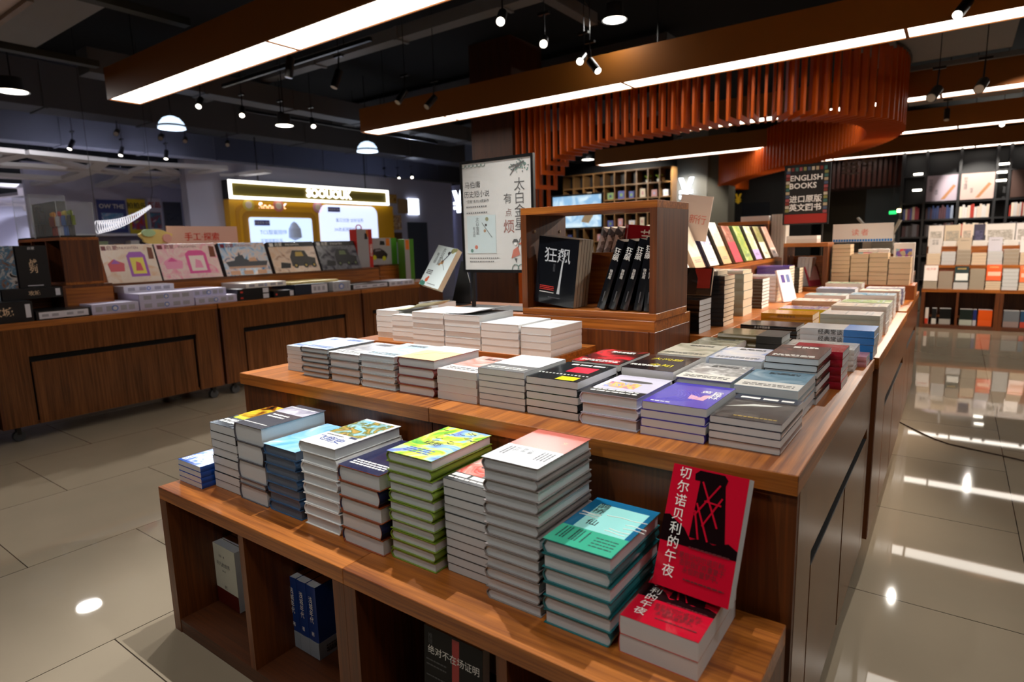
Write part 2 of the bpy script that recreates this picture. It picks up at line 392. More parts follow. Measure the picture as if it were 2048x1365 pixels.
# low shelf units in front
def cube_shelf(x0, x1, y0, y1, z1, divs, label, b=.04, ins=.026, name='low_bookshelf', bz=.045):
    e = empty(name, ((x0 + x1) / 2, (y0 + y1) / 2, 0), label, 'bookshelf', None); o = e.location
    MB(o).box(x0, x1, y0, y1, z1 - b, z1, WX).build('top_board', e, bevel=.0012)
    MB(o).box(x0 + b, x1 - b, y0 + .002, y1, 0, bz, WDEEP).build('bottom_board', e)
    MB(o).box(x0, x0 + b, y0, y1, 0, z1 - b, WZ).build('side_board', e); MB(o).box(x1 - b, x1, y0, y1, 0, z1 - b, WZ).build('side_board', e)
    for d in divs: MB(o).box(d - .0125, d + .0125, y0 + .002, y1 - .01, bz, z1 - b, WZ).build('divider', e)
    MB(o).box(x0 + b, x1 - b, y1 - .012, y1, bz, z1 - b, WZ).build('back_board', e)
    return e
cube_shelf(-1.99, -1.0945, .815, 1.15, .49, [-1.531], 'left low walnut shelf with a white book and blue books in its cubes')
cube_shelf(-1.0935, -.211, .815, 1.15, .49, [-.64], 'right low walnut shelf under the teal and red books with black books inside')
# raised platform with the white books
def slab(x0, x1, y0, y1, z0, z1, name, label, cat='platform', m=None):
    e = empty(name, ((x0 + x1) / 2, (y0 + y1) / 2, z0), label, cat); o = e.location
    MB(o).box(x0, x1, y0, y1, z1 - .02, z1, m or WX).build('top_board', e, bevel=.001)
    MB(o).box(x0, x1, y0, y0 + .018, z0, z1 - .02, m or WX).box(x0, x0 + .018, y0 + .018, y1, z0, z1 - .02, WY).box(x1 - .018, x1, y0 + .018, y1, z0, z1 - .02, WY).build('skirt', e)
    return e
slab(-2.045, -1.065, 1.69, 1.995, .787, .835, 'riser_platform', 'low walnut riser under the stacks of plain white books')
slab(-1.6, -.757, 2.37, 5.38, .787, .835, 'riser_platform', 'long walnut riser running back along the island under the book stacks')
# pedestal and open display cube
def pedestal(x0, x1, y0, y1, z0, z1, label):
    e = empty('display_pedestal', ((x0 + x1) / 2, (y0 + y1) / 2, z0), label, 'pedestal'); o = e.location; t = .02
    MB(o).box(x0, x1, y0, y1, z1 - .04, z1, WX).build('top_board', e, bevel=.001)
    MB(o).box(x0, x1 - .022, y0, y0 + t, z0, z1 - .04, WZ).box(x1 - .02, x1, y0, y1, z0, z1 - .04, WZ).box(x0, x0 + t, y0 + t, y1, z0, z1 - .04, WZ).box(x0 + t, x1 - .02, y1 - t, y1, z0, z1 - .04, WZ).build('body', e, bevel=.001)
    return e
pedestal(-2.0, -.837, 2.0, 2.355, .787, .935, 'walnut pedestal carrying the open cube and the framed poster')
def open_cube(x0, x1, y0, y1, z0, z1, label, t=.026):
    e = empty('display_cube', ((x0 + x1) / 2, (y0 + y1) / 2, z0), label, 'display cube'); o = e.location
    MB(o).box(x0, x1, y0, y1, z1 - .026, z1, WX).build('top_board', e, bevel=.001)
    MB(o).box(x0, x1, y0, y1, z0, z0 + t, WX).build('bottom_board', e, bevel=.001)
    MB(o).box(x0, x0 + t, y0, y1, z0 + t, z1 - .026, WZ).build('side_board', e); MB(o).box(x1 - t, x1, y0, y1, z0 + t, z1 - .026, WZ).build('side_board', e)
    for yy in (y0 + .06, y1 - .05):
        for zz in (z0 + .08, z1 - .09): MB(o).cyl((x0 + t, yy, zz), (x0 + t + .003, yy, zz), .006, flat('screw_cap', '#b59a7a', .3), 10).build('screw_cap', e)
    MB(o).box(x0 + t, x1 - t, y1 - .014, y1 - .002, z0 + t, z0 + .235, WX).build('back_rail', e)
    return e
open_cube(-1.398, -.832, 2.0, 2.3, .936, 1.352, 'open walnut display cube holding the black paperbacks')
# ------------------------------------------------------------------ books
def book_proto(W, L, T, cover, page, hard=False, spine='L', name='book', spine_mat=None):
    """lying book: width along x, length along y from the front edge (y = 0), thickness up. Returns an Empty with cover and page block"""
    e = bpy.data.objects.new(name, None); COL.objects.link(e); e.empty_display_size = .03
    c = .0015 if hard else .0009; r = min(T * .32, .007) if hard else min(.0015, T * .2); ins = .004 if hard else .0
    sg = 1 if spine == 'L' else -1
    n = 5
    def arc(r_, zc0, zc1, x0):       # spine bulge
        pts = []
        for i in range(n + 1):
            t = i / n; z = zc1 + (zc0 - zc1) * t; pts.append((x0 - r_ * math.sin(math.pi * t), z))
        return pts
    x0, x1 = -W / 2 + r, W / 2
    outer = [(x1, T)] + arc(r, 0, T, x0) + [(x1, 0)]
    inner = [(x1, c)] + arc(r, T - c, c, x0 + c) + [(x1, T - c)]
    prof = [(sg * p[0], p[1]) for p in outer + inner]
    if sg < 0: prof = prof[::-1]
    mb = MB(); mb.prism(prof, 'y', 0, L, cover)
    if spine_mat is not None:
        k = mb.m(spine_mat); m_ = len(prof)
        for j in range(m_):
            a, b_ = prof[j], prof[(j + 1) % m_]
            if (a[0] * sg < -W / 2 + r + .0005) and (b_[0] * sg < -W / 2 + r + .0005): mb.mi[j] = k
    cv = mb.build('cover', e)
    pi = [(x1 - ins, c)] + arc(r * .9, T - c, c, x0 + c) + [(x1 - ins, T - c)]
    pi = [(sg * p[0], p[1]) for p in pi]
    if sg < 0: pi = pi[::-1]
    MB().prism(pi, 'y', ins + .0004, L - ins - .0004, page).build('page_block', e)
    return e
ORD = ['topmost', 'second from top', 'third from top', 'fourth from top', 'fifth from top', 'sixth from top', 'seventh from top', 'eighth from top', 'ninth from top', 'tenth from top', 'eleventh from top', 'twelfth from top', 'thirteenth from top', 'fourteenth from top', 'fifteenth from top']
def stack(x0, x1, y0, z0, n, H, L, cover, page, desc, where, hard=False, spine='alt', art_fn=None, rot=0, jit=.0022, ths=None, spine_mat=None, group=None, place=None):
    """n like books lying on one another; every book a thing of its own"""
    W = x1 - x0 - .003; name = 'hardcover_book' if hard else 'paperback_book'
    T = H / n; ths = ths or [T] * n; s_ = sum(ths); ths = [t * H / s_ for t in ths]
    protos = {}; z = z0; out = []
    for k in range(n):
        t = ths[k]; sp_ = ('L' if (k + n) % 2 else 'R') if spine == 'alt' else spine
        key = (round(t, 4), sp_)
        if key not in protos: b = book_proto(W, L, t - .0006, cover, page, hard, sp_, name, spine_mat); protos[key] = b
        else: b = copy_tree(protos[key])
        top = k == n - 1
        cx = (x0 + x1) / 2 + (0 if rot else U(-jit, jit) * .6); cyy = y0 + (U(0, jit * 1.5))
        b.location = (cx, cyy, z); b.rotation_euler = (0, 0, rot)
        if rot:        # rotated book: keep the front left corner
            b.location = (place[0] + U(-jit, jit) * .6, place[1] + U(-jit, jit) * .6, z)
        b['label'] = f"{desc}, {ORD[n - 1 - k] + ' of its pile' if n > 1 else 'single copy'} {where}"; b['category'] = 'book'; b['group'] = group or f'{desc} stack'
        z += t; out.append(b)
    if art_fn:
        b = out[-1]; cv = [c for c in b.children if c.name.startswith('cover')][0]
        art_fn(cv, W, L, ths[-1] - .0006)
    return out
def patch(parent, x0, x1, y0, y1, z, mat, name='cover_print', poly=None):
    mb = MB()
    if poly: mb.prism(poly, 'z', z, z + .0002, mat)
    else: mb.box(x0, x1, y0, y1, z, z + .0002, mat)
    return mb.build(name, parent)
def prints(parent, x0, x1, ys, h, z, mat, vertical=False, name='small_print'):
    mb = MB(); T = None
    if vertical: T = Matrix.Translation((0, 0, 0)) @ Matrix.Rotation(math.pi / 2, 4, 'Z')
    rows(mb, x0, x1, ys, h, z, mat, T); return mb.build(name, parent)

# --- covers of the front row on the low shelf
def a_blue(c, W, L, T):
    patch(c, -W / 2 + .004, W / 2 - .004, .01, L * .5, T, art('art_blue', ['#1748b8', '#2a6ad8', '#e8f0fb', '#1748b8'], 30))
    text('title', '书', .05, INKW, c, (0, L * .3, T + .0006))
def a_yel(c, W, L, T):
    patch(c, -W / 2, W / 2, L * .42, L, T, art('art_yellow', ['#e8b52a', '#f1ce3f', '#8a4a18', '#1c1512'], 14))
    patch(c, -W / 2, W / 2, 0, L * .42, T, art('art_dark', ['#17181c', '#33343a', '#8d949c'], 30))
    patch(c, -W * .4, W * .1, L * .32, L * .42, T + .0003, flat('lime_band', '#c8d62a', .4))
    prints(c, -W * .45, W * .35, [L * .12, L * .2], .012, T + .0004, INKW)
def a_grey(c, W, L, T):
    patch(c, -W / 2, W / 2, L * .62, L * .9, T, art('art_lav', ['#8c8ca0', '#b4b4c8', '#ececf6'], 12))
    prints(c, -W * .3, W * .25, [L * .5, L * .42], .008, T + .0003, INKW); prints(c, -W * .4, W * .4, [L * .12, L * .86], .004, T + .0005, INKW)
def a_sky(c, W, L, T):
    patch(c, -W / 2, W / 2, 0, L, T, art('art_sky', ['#4f9fd8', '#7cc0ea', '#a9d6f0', '#f0f6fa'], 8))
def a_paint(c, W, L, T):
    patch(c, -W / 2 + .008, W / 2 - .012, L * .4, L - .012, T, art('art_seascape', ['#5fb4dc', '#a8dcee', '#6d7a3c', '#c7a65c', '#2b3a4c'], 20))
    text('title', '飞翔史', .036, INKB, c, (-.005, L * .2, T + .0006)); patch(c, W * .22, W * .4, L * .34, L * .39, T + .0003, flat('navy_tag', '#1b2a55', .5))
    prints(c, -W * .35, W * .1, [L * .33], .004, T + .0004, INKD)
def a_dkbl(c, W, L, T):
    patch(c, -W / 2 + .001, W / 2 - .0008, .0008, L - .001, T, cov('#25284a')); T += .0003
    patch(c, W * .1, W * .4, L * .45, L * .62, T, art('art_orange_bird', ['#25284a', '#e8722a', '#f29a3c'], 12))
    prints(c, -W * .4, W * .42, [L * .12, L * .17, L * .22], .006, T + .0003, INKW)
def a_green(c, W, L, T):
    patch(c, -W / 2 + .001, W / 2 - .001, .001, L - .001, T, art('art_green', ['#4aa85c', '#8fd24a', '#e3ee5a', '#8fc2f0', '#7c86e8', '#d9f07a'], 9, dist=2.2))
    mb = MB(); random.seed(3)
    for k in range(16):
        x, y = U(-W * .45, W * .4), U(L * .5, L * .95); pts = [(x + j * .006, y + math.sin(j + k) * .004, T + .0006) for j in range(4)]
        mb.tube(pts, .0007, INKD, 4)
    mb.build('line_drawing', c)
    prints(c, -W * .3, W * .25, [L * .12, L * .17, L * .22], .005, T + .0004, INKB); text('title', '绿野', .026, INKK, c, (-.01, L * .42, T + .0006))
def a_bird(c, W, L, T):
    patch(c, -W / 2, W / 2, L * .22, L, T, art('art_pinkwhite', ['#f3f1ee', '#f0b8ac', '#e25a50', '#f7f5f2'], 16)); patch(c, -W / 2, W / 2, 0, L * .22, T + .0002, flat('dark_band', '#3a3d40', .3))
    prints(c, -W * .46, W * .46, [L * .12], .016, T + .0005, INKW); prints(c, -W * .46, W * .46, [L * .06], .006, T + .0005, INKW)
def a_pink(c, W, L, T):
    patch(c, -W / 2, W / 2, L * .46, L, T, flat('salmon_cover', '#c46558', .3, var=.06)); patch(c, -W / 2, W / 2, 0, L * .46, T + .0001, flat('belly_band_white', '#c2c7cc', .35))
    for q in ([-.052, -.044], [.03, .038, .046, .054]): mb = MB(); rows(mb, L * .18, L * .4, q, .004, T + .0004, INKD, Matrix(((0, 1, 0, 0), (1, 0, 0, 0), (0, 0, 1, 0), (0, 0, 0, 1)))); mb.build('small_print', c)
    for i, x in enumerate((-.03, -.012, .006)): text('title', '世界文学'[i] + '的声音'[i], .014, INKD, c, (x, L * .34, T + .0006), vertical=True)
    text('emblem', '文', .014, flat('foil_gold', '#e0a070', .3), c, (W * .28, L * .72, T + .0005))
def a_teal(c, W, L, T):
    BL = flat('teal_blue', '#14648e', .2); LT = flat('pale_teal', '#9ce0dc', .22); GR = flat('jade_green', '#3fb191', .22)
    patch(c, -W / 2 + .001, W / 2 - .001, L * .34, L - .001, T, BL); patch(c, -W * .34, W * .42, L * .34, L * .88, T + .0002, LT)
    patch(c, -W / 2 + .001, W / 2 - .001, .001, L * .34, T + .0003, GR)
    text('title', '鹊\n桥', .027, INKK, c, (-W * .25, L * .77, T + .0008)); text('title', '仙', .027, INKK, c, (-W * .16, L * .48, T + .0008))
    mb = MB(); random.seed(5)
    for k in range(9):
        y = L * U(.36, .72); x = U(-W * .1, W * .3) if k > 2 else -W * .45
        mb.tube([(x + j * .011, y + math.sin(j * 1.3 + k) * .0022, T + .0006) for j in range(5)], .0011, INKW, 4)
    mb.build('white_birds', c)
    for q in ([-.058, -.05, -.044], [-.03, -.024, -.018, -.006]): mb = MB(); rows(mb, L * .1, L * .31, q, .0035, T + .0006, flat('ink_teal', '#155046', .5), Matrix(((0, 1, 0, 0), (1, 0, 0, 0), (0, 0, 1, 0), (0, 0, 0, 1)))); mb.build('small_print', c)
    prints(c, W * .1, W * .42, [L * .24, L * .19, L * .14, L * .09], .0035, T + .0006, flat('ink_teal', '#155046', .5))
REDC = flat('cover_crimson', '#c3102c', .1, .5, .8, 0, .3, 16, .05, 6)
def a_red(c, W, L, T, lower=True):
    K = flat('cover_black_print', '#17090c', .12, .5, .8)
    z = T + .0001
    # dark hills and the lattice tower
    hill = [(-W / 2, L * .36), (W / 2, L * .36), (W / 2, L * .43), (W * .38, L * .47), (W * .2, L * .43), (W * .05, L * .46), (-W * .1, L * .42), (-W * .2, L * .5), (-W * .32, L * .54), (-W * .42, L * .58), (-W / 2, L * .57)]
    patch(c, 0, 0, 0, 0, z, K, poly=hill)
    tower = [(-W * .12, L * .44), (W * .34, L * .44), (W * .23, L * .9), (W * .25, L * .95), (W * .2, L * .985), (-W * .12, L * .985), (-W * .18, L * .95), (-W * .17, L * .9), (-W * .1, L * .9)]
    patch(c, 0, 0, 0, 0, z + .0002, K, 'tower_print', poly=tower)
    mb = MB()
    for a, b_ in (((-.1, .62), (.17, .9)), ((.02, .55), (.22, .8)), ((-.06, .9), (.21, .56)), ((.0, .44), (-.1, .66)), ((.0, .75), (.22, .74)), ((.12, .44), (-.09, .72))):
        mb.tube([(a[0] * W, a[1] * L, z + .0004), (b_[0] * W, b_[1] * L, z + .0004)], .0022, REDC, 4)
    mb.build('tower_braces', c)
    text('title', '切尔诺贝利的午夜', L * .106, INKW, c, (-W * .31, L * .53, z + .0009), vertical=True, spacing=1.14)
    for k, s_ in enumerate(('不是忘记切尔诺贝利，', '否则我们将重复于', '永恒的噩梦中。')): text('slogan', s_, .0125, flat('ink_dark_red', '#5c0a14', .5), c, (.012 + k * .003, L * (.285 - .055 * k), z + .0006), sx=.85)
    prints(c, -W * .1, W * .42, [L * .355, L * .1], .003, z + .0006, flat('ink_dark_red', '#5c0a14', .5))
Y9 = .9
S1 = 'on the low shelf'
stack(-1.985, -1.842, .88, .49, 4, .072, .2, cov('#1d4fb0'), PG, 'small bright blue paperback', 'at the shelf left end', spine='R', art_fn=a_blue)
stack(-1.835, -1.69, .918, .49, 8, .209, .218, cov('#3a3b3e'), PG, 'thin yellow and black paperback', S1, art_fn=a_yel)
stack(-1.686, -1.542, .912, .49, 5, .234, .222, cov('#56565f'), PG, 'thick grey paperback', S1, art_fn=a_grey, hard=True, ths=[1, .35, 1.2, 1.2, 1.15])
stack(-1.538, -1.386, .912, .49, 7, .195, .218, cov('#3f5f86'), paper('pages_blue', '#5f6d80'), 'sky blue hardcover', S1, art_fn=a_sky, hard=True)
stack(-1.372, -1.22, .914, .49, 8, .233, .228, cov('#e9ecee'), PG, 'white seascape hardcover', S1, art_fn=a_paint, hard=True)
stack(-1.203, -1.05, .9, .49, 5, .203, .218, cov('#8f4423'), PG, 'navy hardcover with rust edges', S1, art_fn=a_dkbl, hard=True, spine_mat=cov('#25284a'))
stack(-1.04, -.893, .916, .49, 11, .264, .216, cov('#72892c'), PG, 'lime green hardcover', S1, art_fn=a_green, hard=True)
stack(-.887, -.757, .942, .49, 11, .222, .2, cov('#4a4c4e'), PG, 'grey banded paperback', S1, art_fn=a_bird)
stack(-.748, -.609, .908, .49, 13, .308, .21, cov('#8a8280'), PG, 'salmon pink and white hardcover', S1, art_fn=a_pink, hard=True)
stack(-.6, -.452, .9, .49, 6, .176, .222, cov('#1f6a70'), PG, 'teal hardcover with birds', S1, art_fn=a_teal, hard=True)
stack(-.442, -.296, .905, .49, 2, .074, .216, REDC, PG, 'crimson tower paperback', 'lying at the shelf end', art_fn=a_red, spine='L')
# the leaning one
b = book_proto(.146, .228, .03, REDC, PG, False, 'L', 'paperback_book'); b.location = (-.349, 1.032, .5665); b.rotation_euler = (math.radians(66.5), 0, math.radians(-3.5))
tag(b, 'crimson tower paperback standing tilted against the table edge, facing out', 'book', 'crimson tower paperback stack'); a_red([c for c in b.children if c.name.startswith('cover')][0], .146, .228, .03)
# ------------------------------------------------------------------ books on the island worktop
TZ = .787
def blot(key, cols, sc=10, band=None, bandcol=None, ink=INKK, kind='noise', pr=True):
    def f(c, W, L, T):
        patch(c, -W / 2 + .001, W / 2 - .001, .001, L - .001, T, art('art_' + key, cols, sc, kind=kind))
        if band: patch(c, -W / 2 + .001, W / 2 - .001, .001, L * band, T + .0002, flat('band_' + key, bandcol, .3))
        if pr: prints(c, -W * .4, W * .4, [L * .1, L * .17], .006, T + .0005, ink); prints(c, -W * .2, W * .3, [L * .78, L * .84], .007, T + .0005, ink, name='title_print')
    return f
def a_redblk(c, W, L, T):
    patch(c, -W * .1, W * .35, L * .45, L * .75, T, flat('poster_red', '#e03048', .25)); patch(c, W * .05, W * .4, L * .02, L * .2, T + .0002, flat('label_yellow', '#e8d820', .3))
    mb = MB()
    for k in range(14): mb.box(-W / 2 + k * W / 14, -W / 2 + (k + .5) * W / 14, L * .28, L * .31, T, T + .0003, INKW)
    mb.build('dotted_border', c); prints(c, -W * .3, W * .4, [L * .85], .012, T + .0003, INKW, name='title_print')
def a_flower(c, W, L, T):
    patch(c, -W / 2, W / 2, 0, L * .25, T, flat('band_black', '#1c1a1c', .3)); patch(c, -W * .36, W * .2, L * .36, L * .62, T, art('art_flower', ['#fbfbfb', '#8a94e0', '#f0d84a', '#e88a9a', '#5a6ac0'], 45))
    pts = [(W * .02 + W * .3 * math.cos(t / 12 * 6.283), L * .72 + L * .06 * math.sin(t / 12 * 6.283)) for t in range(12)]
    patch(c, 0, 0, 0, 0, T + .0002, flat('hat_grey', '#4a4844', .4), 'cover_print', poly=pts)
    prints(c, -W * .4, W * .4, [L * .2, L * .12], .007, T + .0004, INKW)
def a_violet(c, W, L, T):
    mb = MB()
    for k in range(7): mb.tube([(-W * .35 + k * .008 + .03 * math.sin(t * .5), L * (.15 + .08 * t), T) for t in range(7)], .0006, flat('violet_line', '#7a6fd8', .3), 4)
    mb.build('line_drawing', c); patch(c, 0, 0, 0, 0, T, flat('pink_figure', '#e8a8b8', .3), 'cover_print', poly=[(W * .05, L * .32), (W * .3, L * .3), (W * .32, L * .55), (W * .22, L * .52), (W * .2, L * .42), (W * .02, L * .5)])
    text('title', '黄昏', .026, INKW, c, (W * .28, L * .66, T + .0006)); text('title', '森林', .026, INKW, c, (W * .38, L * .5, T + .0006), vertical=True); prints(c, -W * .4, -W * .1, [L * .06], .005, T + .0004, INKW)
def a_darkmoon(c, W, L, T):
    patch(c, -W / 2 + .001, W / 2 - .001, .001, L * .8, T, art('art_rock', ['#151518', '#2a2624', '#55504c'], 40)); patch(c, 0, 0, 0, 0, T + .0002, flat('moonlight', '#d8d8d0', .3), 'cover_print', poly=[(-W * .45, L * .42), (-W * .1, L * .62), (W * .3, L * .66), (W * .2, L * .6), (-W * .1, L * .54)])
    prints(c, -W * .4, W * .4, [L * .85], .014, T + .0004, INKW, name='title_print'); prints(c, -W * .2, W * .4, [L * .1], .004, T + .0004, INKG)
def a_peach(c, W, L, T):
    patch(c, -W / 2 + .001, W / 2 - .001, .001, L * .62, T, flat('peach_band', '#f3d9a4', .3, var=.08)); patch(c, -W / 2 + .001, W / 2 - .001, L * .62, L - .001, T, flat('pale_cloud', '#eef3f6', .3))
    mb = MB(); mb.tube([(-W * .3, L * .2, T), (-W * .1, L * .5, T), (W * .1, L * .45, T), (W * .3, L * .7, T)], .0008, INKG, 4); mb.build('line_drawing', c)
WT = 'in the front table row'
TB = [(-1.938, -1.815, 1.275, .09, 6, '#dfe2e6', 'pale blue print paperback', blot('t0', ['#eef3fa', '#a9c6ec', '#f4f6fb'], 12, ink=INKB), False),
      (-1.812, -1.662, 1.244, .101, 6, '#6a6c70', 'silver grey bound book', blot('t1', ['#e9eff8', '#bfd4ef', '#f7f8fb'], 12, ink=INKB), True),
      (-1.655, -1.503, 1.24, .096, 4, '#8b8d90', 'misty mountain cover book', blot('t2', ['#d6d4d2', '#9c99a0', '#f1f0ee'], 14, .25, '#f4f4f2'), True),
      (-1.498, -1.34, 1.239, .105, 5, '#c9d2d8', 'icy white cover book', blot('t3', ['#f6f9fb', '#bcd9ea', '#ffffff'], 12), True),
      (-1.334, -1.18, 1.24, .108, 4, '#8a4a48', 'peach cover hardback', a_peach, True),
      (-1.177, -1.03, 1.246, .087, 4, '#e9dfe0', 'pink and white book', blot('t5', ['#f7eaea', '#e89a8c', '#f4f1ee'], 7, .3, '#f6efee'), False),
      (-1.026, -.872, 1.248, .104, 6, '#8d9096', 'white book with grey band', blot('t6', ['#f4f4fb', '#ffffff', '#cfcfe4'], 12, .34, '#6e6f70', INKW), False),
      (-.87, -.716, 1.248, .098, 5, '#24282a', 'black book with red picture', a_redblk, False),
      (-.708, -.556, 1.238, .08, 3, '#d8d4e8', 'flower hat portrait hardback', a_flower, True),
      (-.55, -.401, 1.238, .077, 4, '#5247b8', 'violet cover paperback', a_violet, False),
      (-.399, -.253, 1.243, .065, 4, '#2a2f42', 'dark moonlit cover paperback', a_darkmoon, False)]
for x0, x1, y, H, n, col, d, fn, hd in TB: stack(x0, x1, y, TZ, n, H, .21, cov(col), PG, d, WT, art_fn=fn, hard=hd)
def a_yk(c, W, L, T):
    text('title', '大问题', .03, INKY, c, (0, L * .7, T + .0005)); text('title', '全知', .034, INKY, c, (W * .1, L * .3, T + .0005)); prints(c, -W * .45, W * .1, [L * .2, L * .25], .006, T + .0003, INKW)
WT = 'in the second row'
TB = [(-.866, -.716, 1.47, .1, 5, '#1f1d1e', 'black book with scarlet shape', blot('u7', ['#1d1b1c', '#1d1b1c', '#d8303a', '#2a2728'], 9, ink=INKW), False, PW),
      (-.71, -.562, 1.465, .098, 4, '#221c20', 'black book with yellow lettering', a_yk, False, PW),
      (-.559, -.415, 1.465, .087, 3, '#8c8aa8', 'silver landscape hardback', blot('u9', ['#c9c6c2', '#8d8a88', '#e4e2de'], 18, .3, '#d9d5cb'), True, PG),
      (-.413, -.266, 1.465, .083, 4, '#8fa9b8', 'slate blue paperback', blot('u10', ['#7f9cae', '#5f7f92', '#a9bcc4'], 9, .33, '#cfcbc4'), False, PG)]
for x0, x1, y, H, n, col, d, fn, hd, pg in TB: stack(x0, x1, y, TZ, n, H, .208, cov(col), pg, d, WT, art_fn=fn, hard=hd)
WT = 'in the third row'
TB = [(-.7, -.552, 1.69, .1, 4, '#cfc9ba', 'beige paperback', blot('v8', ['#d8d2c2', '#c2bba8', '#6f7358'], 8), False, PW),
      (-.549, -.402, 1.69, .1, 4, '#9fb0d0', 'cornflower blue print book', blot('v9', ['#5f7fc0', '#c9cbd8', '#dcd6d4', '#8aa0d0'], 12), False, PG),
      (-.395, -.263, 1.68, .12, 7, '#3a3330', 'charcoal landscape book', blot('v10', ['#2f2b2a', '#7a5a52', '#3f3c3a', '#8d5f58'], 22, ink=INKW), False, PG),
      (-.7, -.552, 1.915, .088, 4, '#9a9686', 'glossy khaki paperback', blot('w8', ['#a8a391', '#77735f', '#c4bfae'], 9), False, PW)]
for x0, x1, y, H, n, col, d, fn, hd, pg in TB: stack(x0, x1, y, TZ, n, H, .2, cov(col), pg, d, WT if y < 1.9 else 'beside the pedestal corner', art_fn=fn, hard=hd)
# books turned so that their spines face the front
def spine_front(x0, x1, y0, z0, n, H, depth, cover, page, desc, where, band=None, fn=None, hard=False, top=None):
    """length of the book runs along x, spine at the front (low y) face"""
    W = depth; L = x1 - x0 - .002
    # book local: spine at -x; rotated -90 deg: local x -> -y ... use +90: local -x -> -y
    bs = stack(0, W + .003, 0, z0, n, H, L, cover, page, desc, where, hard=hard, spine='L', rot=math.pi / 2, place=(x1, y0 + W / 2))
    if band or fn:
        for b in bs:
            cv = [c for c in b.children if c.name.startswith('cover')][0]; t = H / n
            if band:
                f0, f1, m_ = band; patch(cv, -W / 2 - .0006, W / 2, L - f1 * L, L - f0 * L, t - .0005, m_)
                MB().box(-W / 2 - .0009, -W / 2 - .0004, L - f1 * L, L - f0 * L, .001, t - .001, m_).build('spine_band', cv)
            if fn: fn(cv, W, L, t)
    return bs
def sp_text(s, size, mat, at=.5):
    def f(cv, W, L, t): text('spine_title', s, min(size, t * .8), mat, cv, (-W / 2 - .0014, L * (1 - at), t / 2), (math.pi / 2, 0, -math.pi / 2))
    return f
spine_front(-.375, -.236, 1.885, TZ, 5, .108, .13, cov('#a3182c'), PG, 'dark red spined book', 'behind the charcoal landscape books')
spine_front(-.448, -.238, 2.16, TZ, 4, .07, .145, cov('#bdbab8'), PG, 'pale grey drawing book', 'before the blue and white ones', band=(0, .96, art('art_greydraw', ['#c9c6c4', '#a8a49c', '#d8d6d4'], 14)))
spine_front(-.445, -.208, 2.40, TZ, 4, .1, .15, cov('#d5d6d8'), PG, 'white book with bright blue band', 'near the aisle edge', band=(.6, 1, flat('bright_blue_band', '#2f7fd0', .25)), fn=sp_text('经典常谈', .022, INKK, .42))
spine_front(-.215 - .11, -.212, 2.25, TZ, 2, .035, .1, cov('#c98a92'), PG, 'small pink book', 'at the aisle edge')
spine_front(-.652, -.442, 2.10, TZ, 4, .106, .15, cov('#54482e'), PG, 'olive brown hardback', 'at the foot of the long riser', band=(.62, 1, flat('band_ink', '#15140f', .3)), hard=True)
spine_front(-.683, -.473, 2.5, TZ, 5, .086, .15, cov('#1b1a19'), PG, 'black spine thin book', 'behind the olive brown books', band=None, fn=sp_text('乡土中国故事', .01, INKW, .4))
spine_front(-.68, -.47, 2.8, TZ, 4, .1, .15, cov('#c98a1e'), PC, 'amber orange spined book', 'by the long riser', fn=sp_text('西方文学常谈', .012, flat('ink_brown', '#5a3408', .5), .5))
AX = [(-.435, -.222, 2.74, .114, 6, '#cfd8cc', 'cream book with pale green edge'), (-.435, -.222, 3.02, .12, 5, '#e3e0dc', 'thick cream cover book'), (-.44, -.23, 3.3, .11, 6, '#cbd3cb', 'grass green printed book'),
      (-.44, -.235, 3.6, .12, 5, '#c6c2c0', 'sky blue tagged book'), (-.44, -.24, 4.0, .11, 4, '#b9a59a', 'rose brown cover book'), (-.44, -.24, 4.34, .1, 4, '#8f97c0', 'lilac spined book'),
      (-.675, -.465, 3.1, .09, 4, '#d8c22a', 'yellow edged black book'), (-.675, -.465, 3.4, .1, 4, '#b08868', 'tan illustrated book'), (-.68, -.47, 3.75, .1, 4, '#c7b9b4', 'blush cover book'), (-.68, -.47, 4.1, .11, 4, '#8a96a8', 'steel blue spined book'), (-.68, -.47, 4.42, .12, 4, '#d9d6cf', 'ivory cover book')]
AC = [['#dcd8d4', '#c8c4c8', '#e8e4de'], ['#e6e0d8', '#cdc6bc', '#7d7a74'], ['#d9dcd0', '#6f9a58', '#e3ddd6'], ['#ddd8d2', '#3f8ab0', '#d6cfc8'], ['#cda99a', '#e0d6cc', '#8d7468'], ['#c6c9de', '#e6e2e2', '#6f78a8'],
      ['#e0b890', '#7a6f98', '#e8c8a8'], ['#d9b8a8', '#efe0d6', '#a8685a'], ['#e8d6cc', '#8fb0b8', '#f0e6dc'], ['#e6e0dc', '#9aa0c0', '#d0c8c4'], ['#e9e6e0', '#a9c0a0', '#5f7890']]
for (x0, x1, y, H, n, col, d), ac in zip(AX, AC):
    bs = spine_front(x0, x1, y, TZ, n, H, .15, cov(col), PG, d, 'on the far worktop', band=None)
    cv = [c for c in bs[-1].children if c.name.startswith('cover')][0]
    patch(cv, -.074, .074, .002, x1 - x0 - .006, H / n - .0005, art('art_far_' + d.split()[0] + col[1:], ac, 12)); prints(cv, -.05, .05, [.03, .05, .12], .006, H / n, INKD)

